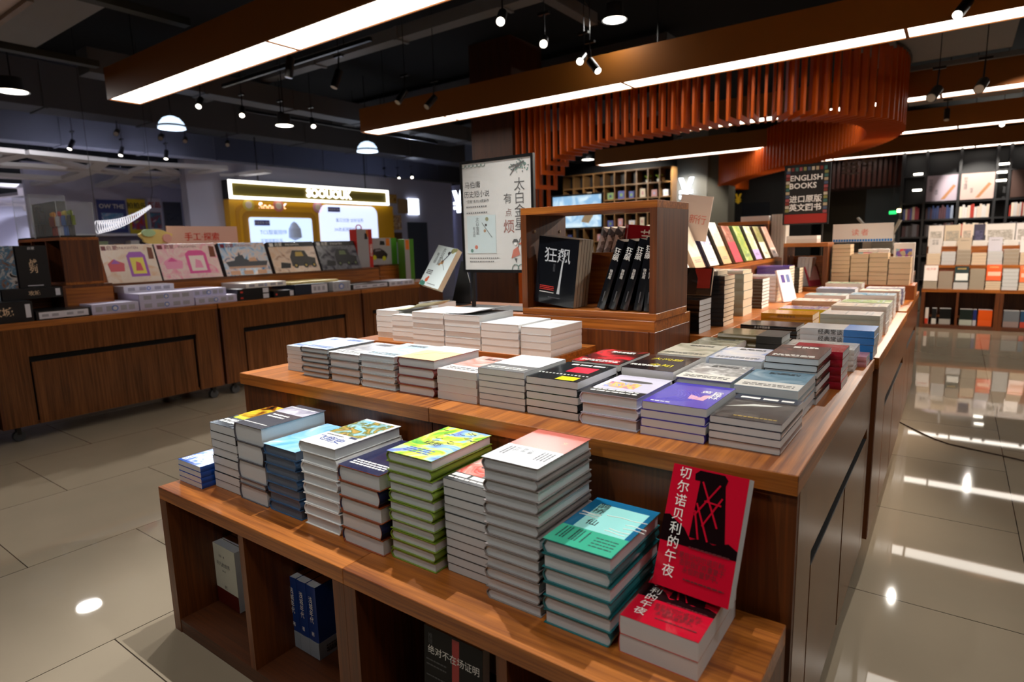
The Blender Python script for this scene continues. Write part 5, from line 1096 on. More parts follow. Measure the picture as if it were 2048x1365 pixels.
def case(x0, x1, y0, y1, z0, z1, label):
    e = empty('clear_display_case', ((x0 + x1) / 2, (y0 + y1) / 2, z0), label, 'display case', 'clear toy cases'); o = e.location; t = .003
    MB(o).box(x0, x1, y0, y1, z0, z0 + .012, flat('case_base', '#2a2420', .4)).build('base', e)
    MB(o).box(x0, x0 + t, y0, y1, z0 + .012, z1, CLR).box(x1 - t, x1, y0, y1, z0 + .012, z1, CLR).box(x0 + t, x1 - t, y0, y0 + t, z0 + .012, z1, CLR).box(x0 + t, x1 - t, y1 - t, y1, z0 + .012, z1, CLR).box(x0, x1, y0, y1, z1, z1 + t, CLR).build('clear_cover', e)
    mb = MB(o)
    for x in (x0, x1):
        for y in (y0, y1): mb.cyl((x, y, z0), (x, y, z1), .002, flat('case_edge', '#c8d0d8', .2), 5)
    mb.build('edge_strip', e)
case(-6.1, -5.72, 1.70, 1.93, 1.346, 1.68, 'taller clear case with a dark model, left one on the cabinet'); case(-5.70, -5.22, 1.70, 1.93, 1.346, 1.60, 'wider clear case with colourful models on the cabinet')
random.seed(21)
def figure(x, y, z, s, cols, label):
    mb = MB((x, y, z)); A, B = [flat('fig_' + c[1:], c, .35) for c in cols]
    for sx_ in (-1, 1): mb.box(x + sx_ * .3 * s - .09 * s, x + sx_ * .3 * s + .09 * s, y - .08 * s, y + .08 * s, z, z + .8 * s, A); mb.box(x + sx_ * .55 * s - .08 * s, x + sx_ * .55 * s + .08 * s, y - .1 * s, y + .1 * s, z + .8 * s, z + 1.5 * s, B)
    mb.box(x - .42 * s, x + .42 * s, y - .16 * s, y + .16 * s, z + .8 * s, z + 1.55 * s, A); mb.lathe([(.001, 1.55 * s), (.2 * s, 1.62 * s), (.2 * s, 1.85 * s), (.001, 1.95 * s)], (x, y, z), B, 10)
    mb.tube([(x + .6 * s, y - .1 * s, z + 1.1 * s), (x + .9 * s, y - .2 * s, z + 1.9 * s)], .05 * s, B, 5)
    tag(mb.build('toy_figure'), label, 'toy', 'toy figures in the clear cases')
FN = [('#8a3020', '#c89030', 'rust red toy robot with gold arms in the wider clear case'), ('#c8c8d0', '#a82028', 'white and red toy robot in the wider clear case'), ('#3a6ab8', '#c8b040', 'blue toy robot with yellow arms in the wider clear case'), ('#3a3a40', '#7a8a30', 'dark and olive toy robot at the right of the wider clear case'), ('#16181c', '#3a5aa0', 'black and blue model standing in the taller clear case')]
for k, (a, b__, l_) in enumerate(FN): figure([-5.61, -5.49, -5.38, -5.28, -5.9][k], 1.80, 1.3585, .095 if k < 4 else .13, (a, b__), l_)
# black boxes near the left edge of the picture
def f_calli(c, w_, h_):
    ft(c, '攻城', h_ * .45, flat('ink_sand', '#d8b89a', .5), w_ * .02, h_ * .5, bold=.02); fp(c, w_ * .38, w_ * .46, h_ * .2, h_ * .85, PALE, 'white_mark')
tbox('toy_box', -5.45, -5.15, 1.30, 1.645, .925, 1.0, BLKB, 'wide black box with sand coloured characters lying below the upright one', f_calli, 'black character boxes') 
tbox('toy_box', -5.3, -4.98, 1.06, 1.41, .788, .9245, BLKB, 'black box with sand characters at the picture left edge on the worktop', f_calli, 'black character boxes')
def f_tall(c, w_, h_): ft(c, '战列', .05, flat('ink_sand', '#d8b89a', .5), 0, h_ * .5, vertical=True, bold=.02); ft(c, '启蒙', .022, PALE, 0, h_ * .93); prnt = fp(c, -w_ * .25, w_ * .25, h_ * .04, h_ * .06, PALE, 'small_print')
tbox('toy_box', -5.45, -5.2, 1.42, 1.6, 1.0002, 1.29, BLKB, 'tall upright black box with vertical sand characters', f_tall, 'black character boxes')
tbox('toy_box', -5.42, -5.2, 1.2, 1.41, 1.0002, 1.29, art('art_hero', ['#2a2e38', '#8a6a5a', '#4a7898', '#c8c0c0', '#1a1c22'], 14), 'dark toy box with a figure picture at the picture left edge', None, None)
tbox('toy_box', -5.40, -5.16, 1.06, 1.295, .9247, .9995, art('art_blueend', ['#303a48', '#8a98a8', '#c8ccd0'], 16), 'pale ended toy box below the figure picture box', None, None)
slab2(-5.9, -5.42, 1.3, 1.655, .787, .924, 'small walnut step behind the black character boxes')
# ------------------------------------------------------------------ toy shop behind
struct(MB((-9.7, 7.8, 0)).box(-9.8, -9.62, 4.87, 11.0, 0, 2.62, WALLW).build('wall_left_kiosk')); struct(MB((-11.3, 4.9, 0)).box(-11.3, -11.2, 3.3, 6.4, 0, 2.6, WALLW).build('wall_left_posters'))
struct(MB((-12, 11.5, 0)).box(-15.5, -8.3, 11.4, 11.5, 0, 2.62, WALLW).build('wall_back_left'))
YEL = flat('kiosk_yellow', '#e8a80c', .35)
def kiosk():
    e = empty('promotion_kiosk', (-9.5, 7.1, 0), 'yellow promotion wall with two glowing rounded screens under the lit sign', 'kiosk'); o = e.location
    MB(o).box(-9.6, -9.45, 5.42, 8.95, 0, 2.028, YEL).build('yellow_panel', e)
    def rr(y0, y1, z0, z1, r, x0, x1, m_, nm):
        pts = []
        for cx, cz, a in ((y1 - r, z1 - r, 0), (y0 + r, z1 - r, 90), (y0 + r, z0 + r, 180), (y1 - r, z0 + r, 270)):
            for i in range(7): t = math.radians(a + i * 15); pts.append((cx + r * math.cos(t), cz + r * math.sin(t)))
        return MB(o).prism(pts, 'x', x0, x1, m_).build(nm, e)
    for k in range(3): rr(5.52 + .05 * k, 7.1 - .03 * k, .5, 1.95 - .05 * k, .12, -9.449, -9.44 + .006 * k, flat('kiosk_step%d' % k, ['#d8960a', '#e8a80c', '#c88808'][k], .4), 'rounded_step')
    s1 = rr(5.72, 6.93, .7, 1.75, .04, -9.42, -9.41, glow('screen_blue', '#c2d6f6', 1.25), 'screen'); s2 = rr(7.12, 8.5, .7, 2.0, .16, -9.449, -9.43, glow('screen_lilac', '#ccd8f6', 1.25), 'screen')
    tx = flat('ink_screen', '#8a94c0', .5); tg = flat('tag_violet', '#4a3f98', .5)
    for s, a, z in ((s1, 5.95, 1.66), (s2, 7.45, 1.92)):
        X_ = -9.409 if s is s1 else -9.429
        MB(o).box(X_, X_ + .002, a - .14, a + .14, z - .045, z + .045, tg).build('violet_tag', s); text('lettering', '新品首发 现货', .045, INKW, s, (X_ + .004 - o.x, a - o.y, z), (math.pi / 2, 0, math.pi / 2))
    text('lettering', 'TCS智能陪伴', .09, tx, s1, (-9.405 - o.x, 6.15 - o.y, 1.50), (math.pi / 2, 0, math.pi / 2)); text('lettering', '互联探索玩具', .07, tx, s1, (-9.405 - o.x, 6.1 - o.y, 1.36), (math.pi / 2, 0, math.pi / 2))
    text('lettering', '看见创意·全新视界', .08, tx, s2, (-9.425 - o.x, 7.8 - o.y, 1.72), (math.pi / 2, 0, math.pi / 2)); text('lettering', '3A类桌游趣味平台', .08, tx, s2, (-9.425 - o.x, 7.75 - o.y, 1.55), (math.pi / 2, 0, math.pi / 2))
    MB(o).lathe([(.001, 0), (.12, .05), (.11, .2), (.05, .3), (.001, .33)], (-9.40, 6.55, 1.36), flat('toy_pale', '#c8d0e8', .4), 16).build('toy_picture', s1)
    text('lettering', 'Sooo  K', .16, glow('kiosk_letters', '#ffffff', 1.5), e, (-9.44 - o.x, 6.2 - o.y, 1.93), (math.pi / 2, 0, math.pi / 2), bold=.03)
    for y, c1 in ((5.75, '#e6c84a'), (6.3, '#e88a7a'), (7.1, '#e6a0b0')): MB(o).cyl((-9.448, y, 1.95), (-9.43, y, 1.95), .1, flat('sticker_' + c1[1:], c1, .4), 16).cyl((-9.43, y, 1.95), (-9.425, y, 1.95), .06, flat('sticker_core', '#f0d8c0', .4), 12).build('sticker', e)
kiosk()
def sign():
    e = empty('illuminated_sign', (-9.4, 7.1, 2.04), 'long olive sign box with glowing white border and bold letters', 'sign'); o = e.location
    MB(o).box(-9.6, -9.42, 5.42, 8.8, 2.035, 2.33, BLACK).build('box_body', e); MB(o).box(-9.42, -9.415, 5.46, 8.76, 2.06, 2.305, flat('sign_olive', '#7a6a12', .5)).build('face', e)
    w_ = glow('sign_white', '#fffdf4', 3.2); t = .045
    MB(o).box(-9.42, -9.39, 5.42, 8.8, 2.285, 2.33, w_).box(-9.42, -9.39, 5.42, 8.8, 2.035, 2.08, w_).box(-9.42, -9.39, 5.42, 5.42 + t, 2.08, 2.285, w_).box(-9.42, -9.39, 8.8 - t, 8.8, 2.08, 2.285, w_).build('lit_border', e)
    text('lettering', 'SOOUOUK', .2, w_, e, (-9.40 - o.x, 7.35 - o.y, 2.185 - o.z), (math.pi / 2, 0, math.pi / 2), bold=.045, spacing=.98)
    for y in (6.0, 8.3): MB(o).cyl((-9.5, y, 2.33), (-9.5, y, 3.048), .01, BLACK, 6).build('hanger', e)
sign()
# posters on the far wall
def poster(X, y0, y1, z0, z1, col, label, cols, ttl=None, ink=INKW):
    e = empty('wall_poster', (X, (y0 + y1) / 2, z0), label, 'poster', 'toy shop posters'); o = e.location
    s = MB(o).box(X, X + .01, y0, y1, z0, z1, flat('poster_' + col[1:], col, .5)).build('sheet', e); h_ = z1 - z0; w_ = y1 - y0
    MB(o).box(X + .0102, X + .012, y0 + w_ * .12, y1 - w_ * .12, z0 + h_ * .12, z0 + h_ * .6, art('art_poster_' + col[1:], cols, 7)).build('picture', s)
    if ttl: text('lettering', ttl, h_ * .18, ink, s, (.013, 0, h_ * .8), (math.pi / 2, 0, math.pi / 2), bold=.02)
poster(-11.19, 4.2, 4.62, 1.56, 2.08, '#3a4688', 'navy wall poster with a pale picture, left of four', ['#dcd8ec', '#5a98c8', '#e6e4f2'], 'OW THE')
poster(-11.19, 4.65, 4.93, 1.54, 2.11, '#e8cc30', 'yellow wall poster with dark characters, second of four', ['#e8cc30', '#7a6aa0', '#c84030', '#e8cc30'], '拍拍乐', INKK)
poster(-11.19, 4.96, 5.19, 1.56, 2.13, '#d8d2de', 'whitish wall poster with small pictures, third of four', ['#d8d2de', '#a85058', '#4a8aa0', '#d8d2de'], '新品', INKR)
poster(-11.19, 5.22, 5.52, 1.6, 2.08, '#4a4c56', 'dark grey wall poster, rightmost of four', ['#4a4c56', '#5c5e68', '#44464e'])
# white wall shelves with toys under the posters
e = empty('toy_shelf', (-11.0, 4.9, 0), 'white shelving with small toys below the wall posters', 'shelf'); o = e.location
WSH = flat('shelf_white', '#dcdae8', .5)
for z in (.9, 1.2, 1.5): MB(o).box(-11.19, -10.85, 3.35, 6.3, z, z + .03, WSH).build('shelf_board', e)
MB(o).box(-11.19, -10.86, 3.3, 3.34, 0, 1.53, WSH).build('side_board', e); MB(o).box(-11.19, -10.86, 6.31, 6.35, 0, 1.53, WSH).build('side_board', e)
random.seed(8); pal = ['#c8a080', '#8ab4d8', '#d87868', '#e8e0d8', '#a8b890', '#b890c0', '#6a6070']
for z in (.9305, 1.2305):
    for k in range(11):
        y = 3.5 + k * .25 + U(-.02, .02); c = pal[(k * 3 + int(z * 10)) % 7]; w_ = U(.12, .2)
        tag(MB((-11, y, z)).box(-11.1, -10.9, y, y + w_, z, z + U(.1, .22), flat('shelf_toy_' + c[1:], c, .5)).build('toy_packet'), f'{["tan", "sky blue", "coral", "white", "sage", "mauve", "taupe"][pal.index(c)]} toy packet on the {"lower" if z < 1 else "middle"} white shelf, number {k + 1} from the left', 'box', 'packets on the white shelf')
# white lattice canopy
def lattice():
    random.seed(12); mb = MB((-11, 3.4, 2.2)); W_ = flat('lattice_white', '#d6d3dc', .6); g = {}
    nx, ny = 7, 8
    for i in range(nx + 1):
        for j in range(ny + 1): g[i, j] = Vector((-8.9 - i * .85 + U(-.2, .2), -.6 + j * .8 + U(-.2, .2), 2.4 - .3 * i / nx + .04 * math.sin(j)))
    def bar(a, b_, w_):
        d = (b_ - a); d.z = 0; d.normalize(); n = Vector((-d.y, d.x, 0)) * w_; z = Vector((0, 0, .05))
        mb.add([a - n, b_ - n, b_ + n, a + n, a - n + z, b_ - n + z, b_ + n + z, a + n + z], [(0, 3, 2, 1), (4, 5, 6, 7), (0, 1, 5, 4), (1, 2, 6, 5), (2, 3, 7, 6), (3, 0, 4, 7)], W_)
    for i in range(nx + 1):
        for j in range(ny + 1):
            if i < nx: bar(g[i, j], g[i + 1, j], U(.05, .1))
            if j < ny and rnd() < .7: bar(g[i, j], g[i, j + 1], U(.09, .17))
            if i < nx and j < ny and rnd() < .35: bar(g[i, j], g[i + 1, j + 1], U(.05, .09))
    mb.cyl((-9, 1.5, 2.25), (-9, 1.5, CZ), .02, W_, 8)
    tag(mb.build('lattice_canopy'), 'white branching lattice canopy hanging over the toy shop', 'canopy')
    pass
lattice()
e = empty('hand_sign', (-6.2, 3.1, .8), 'pink signboard with red handwritten characters behind the blue carton', 'sign'); o = e.location
s = MB(o).box(-6.21, -6.2, 2.9, 3.62, 1.25, 1.47, flat('board_peach', '#f0c8ba', .5)).build('board', e); MB(o).box(-6.23, -6.212, 3.2, 3.23, 0, 1.3, BLACK).build('stem', e)
text('lettering', '手工·探索', .085, flat('ink_scarlet', '#e0402c', .5), s, (.003, .14, .56), (math.pi / 2, 0, math.pi / 2), bold=.01)
ob = MB((-6.3, 2.7, 1.2)); ob.prism([(2.74 + .14 * math.cos(t) * (1 + .15 * math.sin(5 * t)), 1.365 + .07 * math.sin(t)) for t in [i * .35 for i in range(18)]], 'x', -6.1, -6.07, flat('cutout_yellow', '#f2dc8a', .5)); ob.prism([(2.67 + .06 * math.cos(t), 1.40 + .035 * math.sin(t)) for t in [i * .5 for i in range(13)]], 'x', -6.069, -6.05, flat('cutout_green', '#b8dcae', .5)); ob.prism([(2.83 + .04 * math.cos(t), 1.35 + .04 * math.sin(t)) for t in [i * .5 for i in range(13)]], 'x', -6.069, -6.05, flat('cutout_pink', '#f2b8b0', .5)); ob.box(-6.09, -6.08, 2.74, 2.75, 0, 1.35, BLACK)
tag(ob.build('flower_cutout'), 'pastel flower shaped cutout behind the first pink carton', 'cutout')
# coil of white rings hanging before the posters
mb = MB((-8.2, 3.4, 1.9)); p0, p1 = onx(195, 455, -8.2), onx(300, 414, -8.2)
for k in range(26):
    q = p0.lerp(p1, k / 25); q.z -= .05 * math.sin(k / 25 * 3.14); r = .075 - .055 * k / 25
    mb.tube([q + Vector((0, r * .35 * math.cos(t), r * math.sin(t))) for t in [i * .52 for i in range(13)]], .0035, glow('ring_light_white', '#fbf8ff', .8), 5)
mb.tube([p1, p1 + Vector((0, .05, .2)), Vector((p1.x, p1.y + .05, CZ))], .003, BLACK, 4); mb.tube([p0, Vector((p0.x, p0.y, CZ))], .003, BLACK, 4)
tag(mb.build('hanging_ring_garland'), 'garland of white rings hanging in front of the wall posters', 'decoration')
# right of the sign: pictures, doorway, yen sign
def plq(x, y0, y1, z0, z1, m_, label, group='pictures right of the kiosk'):
    tag(MB((x, (y0 + y1) / 2, z0)).box(x, x + .03, y0, y1, z0, z1, m_).build('wall_picture'), label, 'picture', group)
plq(-9.61, 8.84, 9.2, 2.1 - .0, 2.28, art('art_p1', ['#3a2a18', '#c89a50', '#6a4a28'], 10), 'small brown picture just right of the olive sign'); plq(-9.61, 9.25, 9.52, 1.9, 2.2, flat('plaque_tan', '#a88a60', .5), 'tan plaque left of the lit white one'); plq(-9.61, 9.53, 9.85, 1.88, 2.22, glow('plaque_lit', '#eef6ff', 2.2), 'glowing white plaque on the lavender wall')
plq(-9.61, 8.86, 9.3, 1.56, 1.86, art('art_p2', ['#2a1a14', '#e8c8a0', '#8a5a3a', '#f0e0c8'], 8), 'warm portrait picture below the small brown one'); plq(-9.61, 8.95, 9.3, 1.3, 1.5, flat('plaque_brown', '#5a3a20', .5), 'brown plaque lowest right of the kiosk')
struct(MB((-9.6, 9.65, 0)).box(-9.615, -9.6, 9.5, 10.1, 0, 1.72, flat('door_dark', '#3c424e', .6)).build('door_1'))
struct(MB((-8.2, 10.4, 0)).box(-8.6, -7.5, 10.3, 10.8, 0, CZ, flat('pillar_grey_blue', '#4c5160', .7)).build('trim_2'))
def yen(x, y, z, h_, label, em=5, key='yen_glow', col='#e8f2ff'):
    e = empty('yen_sign', (x, y, z), label, 'sign', None); G = glow(key, col, em); mb = MB(e.location); w_ = h_ * .32; t = h_ * .085
    for s in (-1, 1): mb.add([(x + s * w_, y, z + h_), (x + s * (w_ - 2 * t), y, z + h_), (x - s * t * .2, y, z + h_ * .5), (x + s * t * 1.6, y, z + h_ * .5), (x + s * w_, y + .03, z + h_), (x + s * (w_ - 2 * t), y + .03, z + h_), (x - s * t * .2, y + .03, z + h_ * .5), (x + s * t * 1.6, y + .03, z + h_ * .5)], [(0, 1, 2, 3), (4, 7, 6, 5), (0, 3, 7, 4), (1, 5, 6, 2), (0, 4, 5, 1), (3, 2, 6, 7)], G)
    mb.box(x - t, x + t, y, y + .03, z, z + h_ * .55, G); mb.box(x - w_ * .85, x + w_ * .85, y - .002, y + .028, z + h_ * .36, z + h_ * .48, G); mb.box(x - w_ * .85, x + w_ * .85, y - .002, y + .028, z + h_ * .15, z + h_ * .27, G)
    mb.build('lit_character', e); MB(e.location).box(x - t, x + t, y + .031, y + (1.12 if y < 10 else .42 if y > 14 else .1), z + h_ * .3, z + h_ * .4, BLACK).build('bracket', e)
yen(-7.9, 9.2, 1.83, .42, 'glowing white yen sign left of the framed poster')
# ------------------------------------------------------------------ far aisle display at the right
cube_shelf(-.325, .465, 9.4, 9.72, .5, [.055], 'far low walnut shelf at the aisle end with an orange book inside')
cube_shelf(.466, 1.26, 9.4, 9.72, .5, [.86], 'second far low walnut shelf at the right picture edge'); cube_shelf(1.261, 2.06, 9.4, 9.72, .5, [1.66], 'third far low walnut shelf outside the aisle end')
table_unit(-.325, 1.26, 9.725, 10.9, 'far walnut table carrying rows of books behind the far low shelf', group=None, bottom=.02)
slab(-.325, 1.26, 10.05, 10.6, .787, 1.02, 'riser_platform', 'walnut riser in the middle of the far table')
ST = [('#c8c0b0', .095, 3, PT), ('#8a4038', .225, 12, PT), ('#d8d4d0', .085, 4, PG), ('#b0a088', .25, 13, PT), ('#a87848', .105, 4, PC), ('#8a9088', .255, 6, PG), ('#c0a088', .09, 3, PC)]
NMS = ['putty grey', 'rusty edged', 'white and black edged', 'dun coloured', 'buff edged', 'dull green', 'fawn']
for k, (col, H, n, pg) in enumerate(ST):
    x = -.318 + k * .158
    stack(x, x + .15, 9.42, .5003, n, H, .21, cov(col), pg, NMS[k] + ' book', 'on the far low shelf')
FR = {0: ('#f2ece8', '#d04838', '经济学'), 2: ('#26383a', '#dfe4e2', None), 4: ('#e85a14', '#f2b090', None), 6: ('#ea6a20', '#e8a080', None)}
for k, (c1, c2, t_) in FR.items():
    x = -.318 + k * .158 + .075; H = ST[k][1]
    def f(c, W, L, T, c2=c2, t_=t_):
        if t_: text('title', t_, .035, flat('ink_brick', c2, .5), c, (0, L * .75, T + .0004))
        else: patch(c, -W * .4, W * .45, L * (.1 if c1 == '#26383a' else .3), L * .55, T, flat('band2_' + c2[1:], c2, .4)); prints(c, -W * .3, W * .3, [L * .85, L * .8], .006, T + .0003, INKG)
    leaner(.145, .2, .02, c1, (x, 9.445, .5005 + H), 0, .3, ['white book with brick red characters', '', 'teal and white covered book', '', 'bright orange book', '', 'orange and pink pictured book'][k] + ' leaning face out on the far low shelf', f)
random.seed(31)
C2 = ['#d8c8c0', '#c8c0bc', '#ddd6cc', '#c8b8b0', '#c0ccd8', '#e0dcd8', '#d0c8c0']
for k in range(7):
    x = -.31 + k * .158; stack(x, x + .15, 9.76, .7875, 4, .15 + .02 * (k % 3), .2, cov(C2[k]), [PC, PG, PT][k % 3], ['rosy', 'stone', 'oat', 'dusky', 'powder blue', 'chalk', 'clay'][k] + ' edged book', 'on the far table front')
UP = [('#dcd8d6', '故事'), None, ('#c8b8a4', None), None, ('#d6d4e0', None), None, ('#f4eeee', None)]
slab(-.32, 1.25, 9.965, 10.045, .787, .93, 'display_step', 'narrow step across the far table')
for k, u in enumerate(UP):
    x = -.31 + k * .158
    if u: leaner(.14, .2, .015, u[0], (x + .075, 9.985, .9305), 0, .15, ['light grey book with four dark characters', '', 'tan plain book', '', 'pale lilac book', '', 'bright white book'][k] + ' standing face out on the narrow far step', (lambda c, W, L, T: text('title', '史记\n故事', .036, INKD, c, (0, L * .72, T + .0004))) if u[1] else (lambda c, W, L, T: prints(c, -W * .3, W * .3, [L * .8], .006, T, INKD)))
for k in range(7):
    x = -.31 + k * .158; stack(x, x + .15, 10.07, 1.0205, 3, .07 if k % 2 else .04, .2, cov(['#e6e2de', '#e8e0d4', '#d8d4d0'][k % 3]), PW, ['milky', 'vanilla', 'smoke', 'snowy', 'ecru', 'ash', 'linen'][k] + ' thin book', 'on the far riser')
TOPR = [(-.33, -.16, '#f4ece6', 'cream card with a red line of characters'), (-.15, .03, '#e0d0b8', 'cream picture rack card'), (.04, .16, '#f0dccb', 'peach book cover'), (.17, .29, '#3a3850', 'dark violet book cover'), (.30, .60, '#f2f0ee', 'wide white picture book cover with a red corner'), (.61, .9, '#f0eef0', 'white picture book cover at the right edge')]
for x0, x1, c, l_ in TOPR:
    ob = MB(((x0 + x1) / 2, 10.35, 1.0205)).box(x0, x1, 10.35, 10.365, 1.0205, 1.30, flat('upper_' + c[1:], c, .45)); ob.box(x0 + .02, x1 - .02, 10.349, 10.35, 1.08, 1.22, art('art_up_' + c[1:], [c, '#a8a49c' if c != '#3a3850' else '#6a6a8a', c], 30)); ob.box(x0 + .01, x0 + .012, 10.36, 10.42, 1.0205, 1.1, BLACK)
    tag(ob.build('display_cover'), l_ + ' standing on the far riser', 'book', None)
# tall things between: green books, propped white book, grey-green pile
stack(-.42 + .03, -.335, 9.3, .0001, 1, .02, .02, cov('#111111'), PG, 'hidden black offcut', 'below') if False else None
table_unit(-1.2, -.36, 7.2, 8.3, 'walnut table with green books between the island and the far shelf', group=None); slab(-1.1, -.42, 7.6, 8.2, .787, 1.0, 'riser_platform', 'walnut riser under the grey green pile')
stack(-.57, -.40, 7.25, .788, 3, .16, .2, cov('#8aa82a'), PC, 'apple green book', 'behind the tan stacks'); stack(-.75, -.55, 7.65, 1.0005, 5, .2, .2, cov('#4a6456'), PT, 'grey green banded book', 'before the back shelves')
leaner(.14, .24, .02, '#efe6da', (-.76, 7.8, 1.2), math.pi / 2, 0, 'thin white book propped up steeply in the far middle, leaning left', lean=-.7); stack(-.85, -.70, 7.75, 1.0005, 1, .199, .16, cov('#5a4638'), PC, 'thick brown box book', 'under the propped white book')
leaner(.14, .17, .025, '#e8d8c0', (-.58, 7.7, 1.2007), math.pi / 2, 0, 'cream book standing tilted on the grey green pile', lean=.4)
# books in the far cubes
CB = [(-.27, .035, '#d8d0cc', '#c03820', 'white and red slim book'), (-.2, .05, '#1a1c1e', '#c8c8c4', 'black and white slim book'), (-.12, .12, '#141516', '#9a9894', 'black cover book with grey band'), (.09, .13, '#1c2624', '#a8b0a8', 'dark cover book with pale hill'), (.225, .035, '#24306a', '#b0b0b8', 'blue slim book pair'), (.275, .14, '#d8561a', '#d8561a', 'orange cover book'), (.52, .15, '#6a7078', '#8a7a78', 'grey cover book'), (.68, .05, '#2a4a6a', '#b04030', 'blue and red slim book')]
for x, w_, c1, c2, d in CB:
    b = book_proto(w_, .2, .12, cov(c1), PG, False, 'L', 'paperback_book'); place_up(b, (x + w_ / 2, 9.46, .046), 0, 0, 0, (0, 0, .12)); tag(b, d + ' standing inside the far low shelf', 'book', None)
    patch([c for c in b.children if c.name.startswith('cover')][0], -w_ / 2 + .001, w_ / 2 - .001, .001, .07, .12, flat('cubeband_' + c2[1:], c2, .4))
# ------------------------------------------------------------------ black back shelving with posters
def backshelf():
    y = 14.0; K = flat('shelf_black', '#17161a', .5)
    e = empty('wall_bookcase', (.9, y, 0), 'tall black bookcase with posters along the back right wall', 'bookcase'); o = e.location
    MB(o).box(-.95, 2.9, y + .35, y + .38, 0, 2.8, K).build('back_board', e)
    for x in (-.92, -.56, -.045, .48, .66, 1.2, 1.75, 2.3, 2.85): MB(o).box(x - .02, x + .02, y, y + .35, 0, 2.8, K).build('upright', e)
    for z in (.3, .75, 1.1, 1.42, 1.74, 2.24, 2.7): MB(o).box(-.9, 2.83, y + .004, y + .346, z, z + .03, K).build('shelf_board', e)
backshelf()
for k, (x0, x1, c, cs, l_) in enumerate([(-.53, -.07, '#b9a9b8', ['#c0b0bc', '#b8a0a8', '#a89aac'], 'mauve poster with a brush and characters, left one'), (-.02, .46, '#cdb0a8', ['#d0b8b0', '#f0d8c8', '#c09888'], 'pinkish poster lit by a spot, right one'), (.69, 1.17, '#4a3028', ['#5a3428', '#2a1c18', '#8a5a40'], 'dark brown poster at the right edge')]):
    e = empty('shelf_poster', ((x0 + x1) / 2, 13.98, 1.77), l_ + ' on the black bookcase', 'poster'); o = e.location
    s = MB(o).box(x0, x1, 13.975, 13.99, 1.775, 2.235, flat('sheet_' + c[1:], c, .5)).build('sheet', e)
    MB(o).prism([(x0 + .22, 1.8), (x0 + .28, 1.8), (x0 + .44, 2.03), (x0 + .4, 2.06)], 'y', 13.972, 13.9745, flat('brush_tan', '#b07a50', .5)).build('picture', s)
    if k < 2: text('lettering', '好书推荐\n', .06, INKD, s, (-.17, -.008, .23), (math.pi / 2, 0, 0), vertical=True); text('lettering', '阅读', .05, INKD, s, (-.08, -.008, .16), (math.pi / 2, 0, 0), vertical=True)
random.seed(77)
bm_cache = {}
PAL = {'a': ['#c8b8a8', '#5a5aa0', '#3a4a98', '#b07830', '#8a3a60', '#4a4a9a', '#a83048'], 'b': ['#4a2a34', '#5a2a3a', '#6a7aa0', '#8a94a8', '#2a3a68', '#26325a'], 'c': ['#e8d0c0', '#f0dccc', '#b8382c', '#e0d8d4', '#f0e0cc'], 'd': ['#3a3438', '#5a5a62', '#8a8a94', '#4a2a30', '#6a6a74']}
nb = 0
for (xa, xb, z, p_, wd) in [(-.88, -.6, 1.4505, 'a', 'left bay'), (-.52, -.08, 1.4505, 'b', 'bay under the mauve poster'), (-.01, .45, 1.4505, 'c', 'bay under the pinkish poster'), (-.88, -.6, 1.1305, 'd', 'left bay'), (-.52, -.08, 1.1305, 'd', 'bay under the mauve poster'), (-.01, .45, 1.1305, 'c', 'bay under the pinkish poster'), (.7, 1.17, 1.4505, 'c', 'right bay'), (.7, 1.17, 1.1305, 'd', 'right bay')]:
    x = xa; k = 0
    while x < xb - .03:
        t = U(.022, .045); c = random.choice(PAL[p_]); h_ = U(.19, .25)
        key = (c, round(t, 2), round(h_, 2))
        if key not in bm_cache: bm_cache[key] = MB().box(0, t - .002, 0, .16, 0, h_, flat('spine_' + c[1:], c, .4)).box(.002, t - .004, .002, .158, h_, h_ + .001, PG).mesh('shelved_book')
        ob = bpy.data.objects.new('shelved_book', bm_cache[key]); COL.objects.link(ob); ob.location = (x, 14.06, z); k += 1
        tag(ob, f'shelved book, number {k} from left, {"upper" if z > 1.3 else "lower"} row of the {wd}', 'book', 'books in the black bookcase'); x += t
for k, (x, z) in enumerate(((.57, 2.34), (.55, 2.2), (.55, 2.06), (-.68, 2.27), (-.68, 1.98))):
    tag(MB((x, 13.97, z)).box(x - .07, x + .07, 13.95, 13.98, z, z + .03, glow('shelf_lamp', '#fff6e4', 9)).box(x - .01, x + .01, 13.98, 14.02, z, z + .02, BLACK).build('shelf_lamp'), f'short lit strip lamp on the black bookcase, {["topmost right", "middle right", "lowest right", "upper left", "lower left"][k]}', 'lamp', 'strip lamps on the bookcase')
text_ob = empty('hanging_category_sign', (-1.62, 13.7, 2.36), 'faint grey hanging characters over the back corner', 'sign'); text('lettering', '经管', .3, flat('ink_taupe', '#8a7a74', .6), text_ob, (0, 0, 0.1), (math.pi / 2, 0, 0), bold=.02)
MB(text_ob.location).box(-1.85, -1.4, 13.71, 13.72, 2.61, 2.63, BLACK).cyl((-1.62, 13.715, 2.62), (-1.62, 13.715, CZ), .006, BLACK, 6).build('hanger', text_ob)
struct(MB((-1.9, 16, 0)).box(-2.6, -1.7, 16, 16.1, 0, 2.4, flat('panel_taupe', '#4a4234', .7)).build('wall_back_taupe')); struct(MB((-1.3, 16.5, 0)).box(-1.68, -1.0, 15.6, 15.7, 0, 2.2, flat('panel_slate', '#5c666c', .6)).build('wall_back_slate'))
tag(MB((-1.0, 13.9, 1.55)).box(-1.1, -.98, 13.9, 13.93, 1.57, 1.63, glow('exit_green', '#20c060', 2.5)).cyl((-1.04, 13.92, 1.63), (-1.04, 13.92, 2.68), .005, BLACK, 6).build('exit_light'), 'small glowing green exit light near the back bookcase', 'sign')
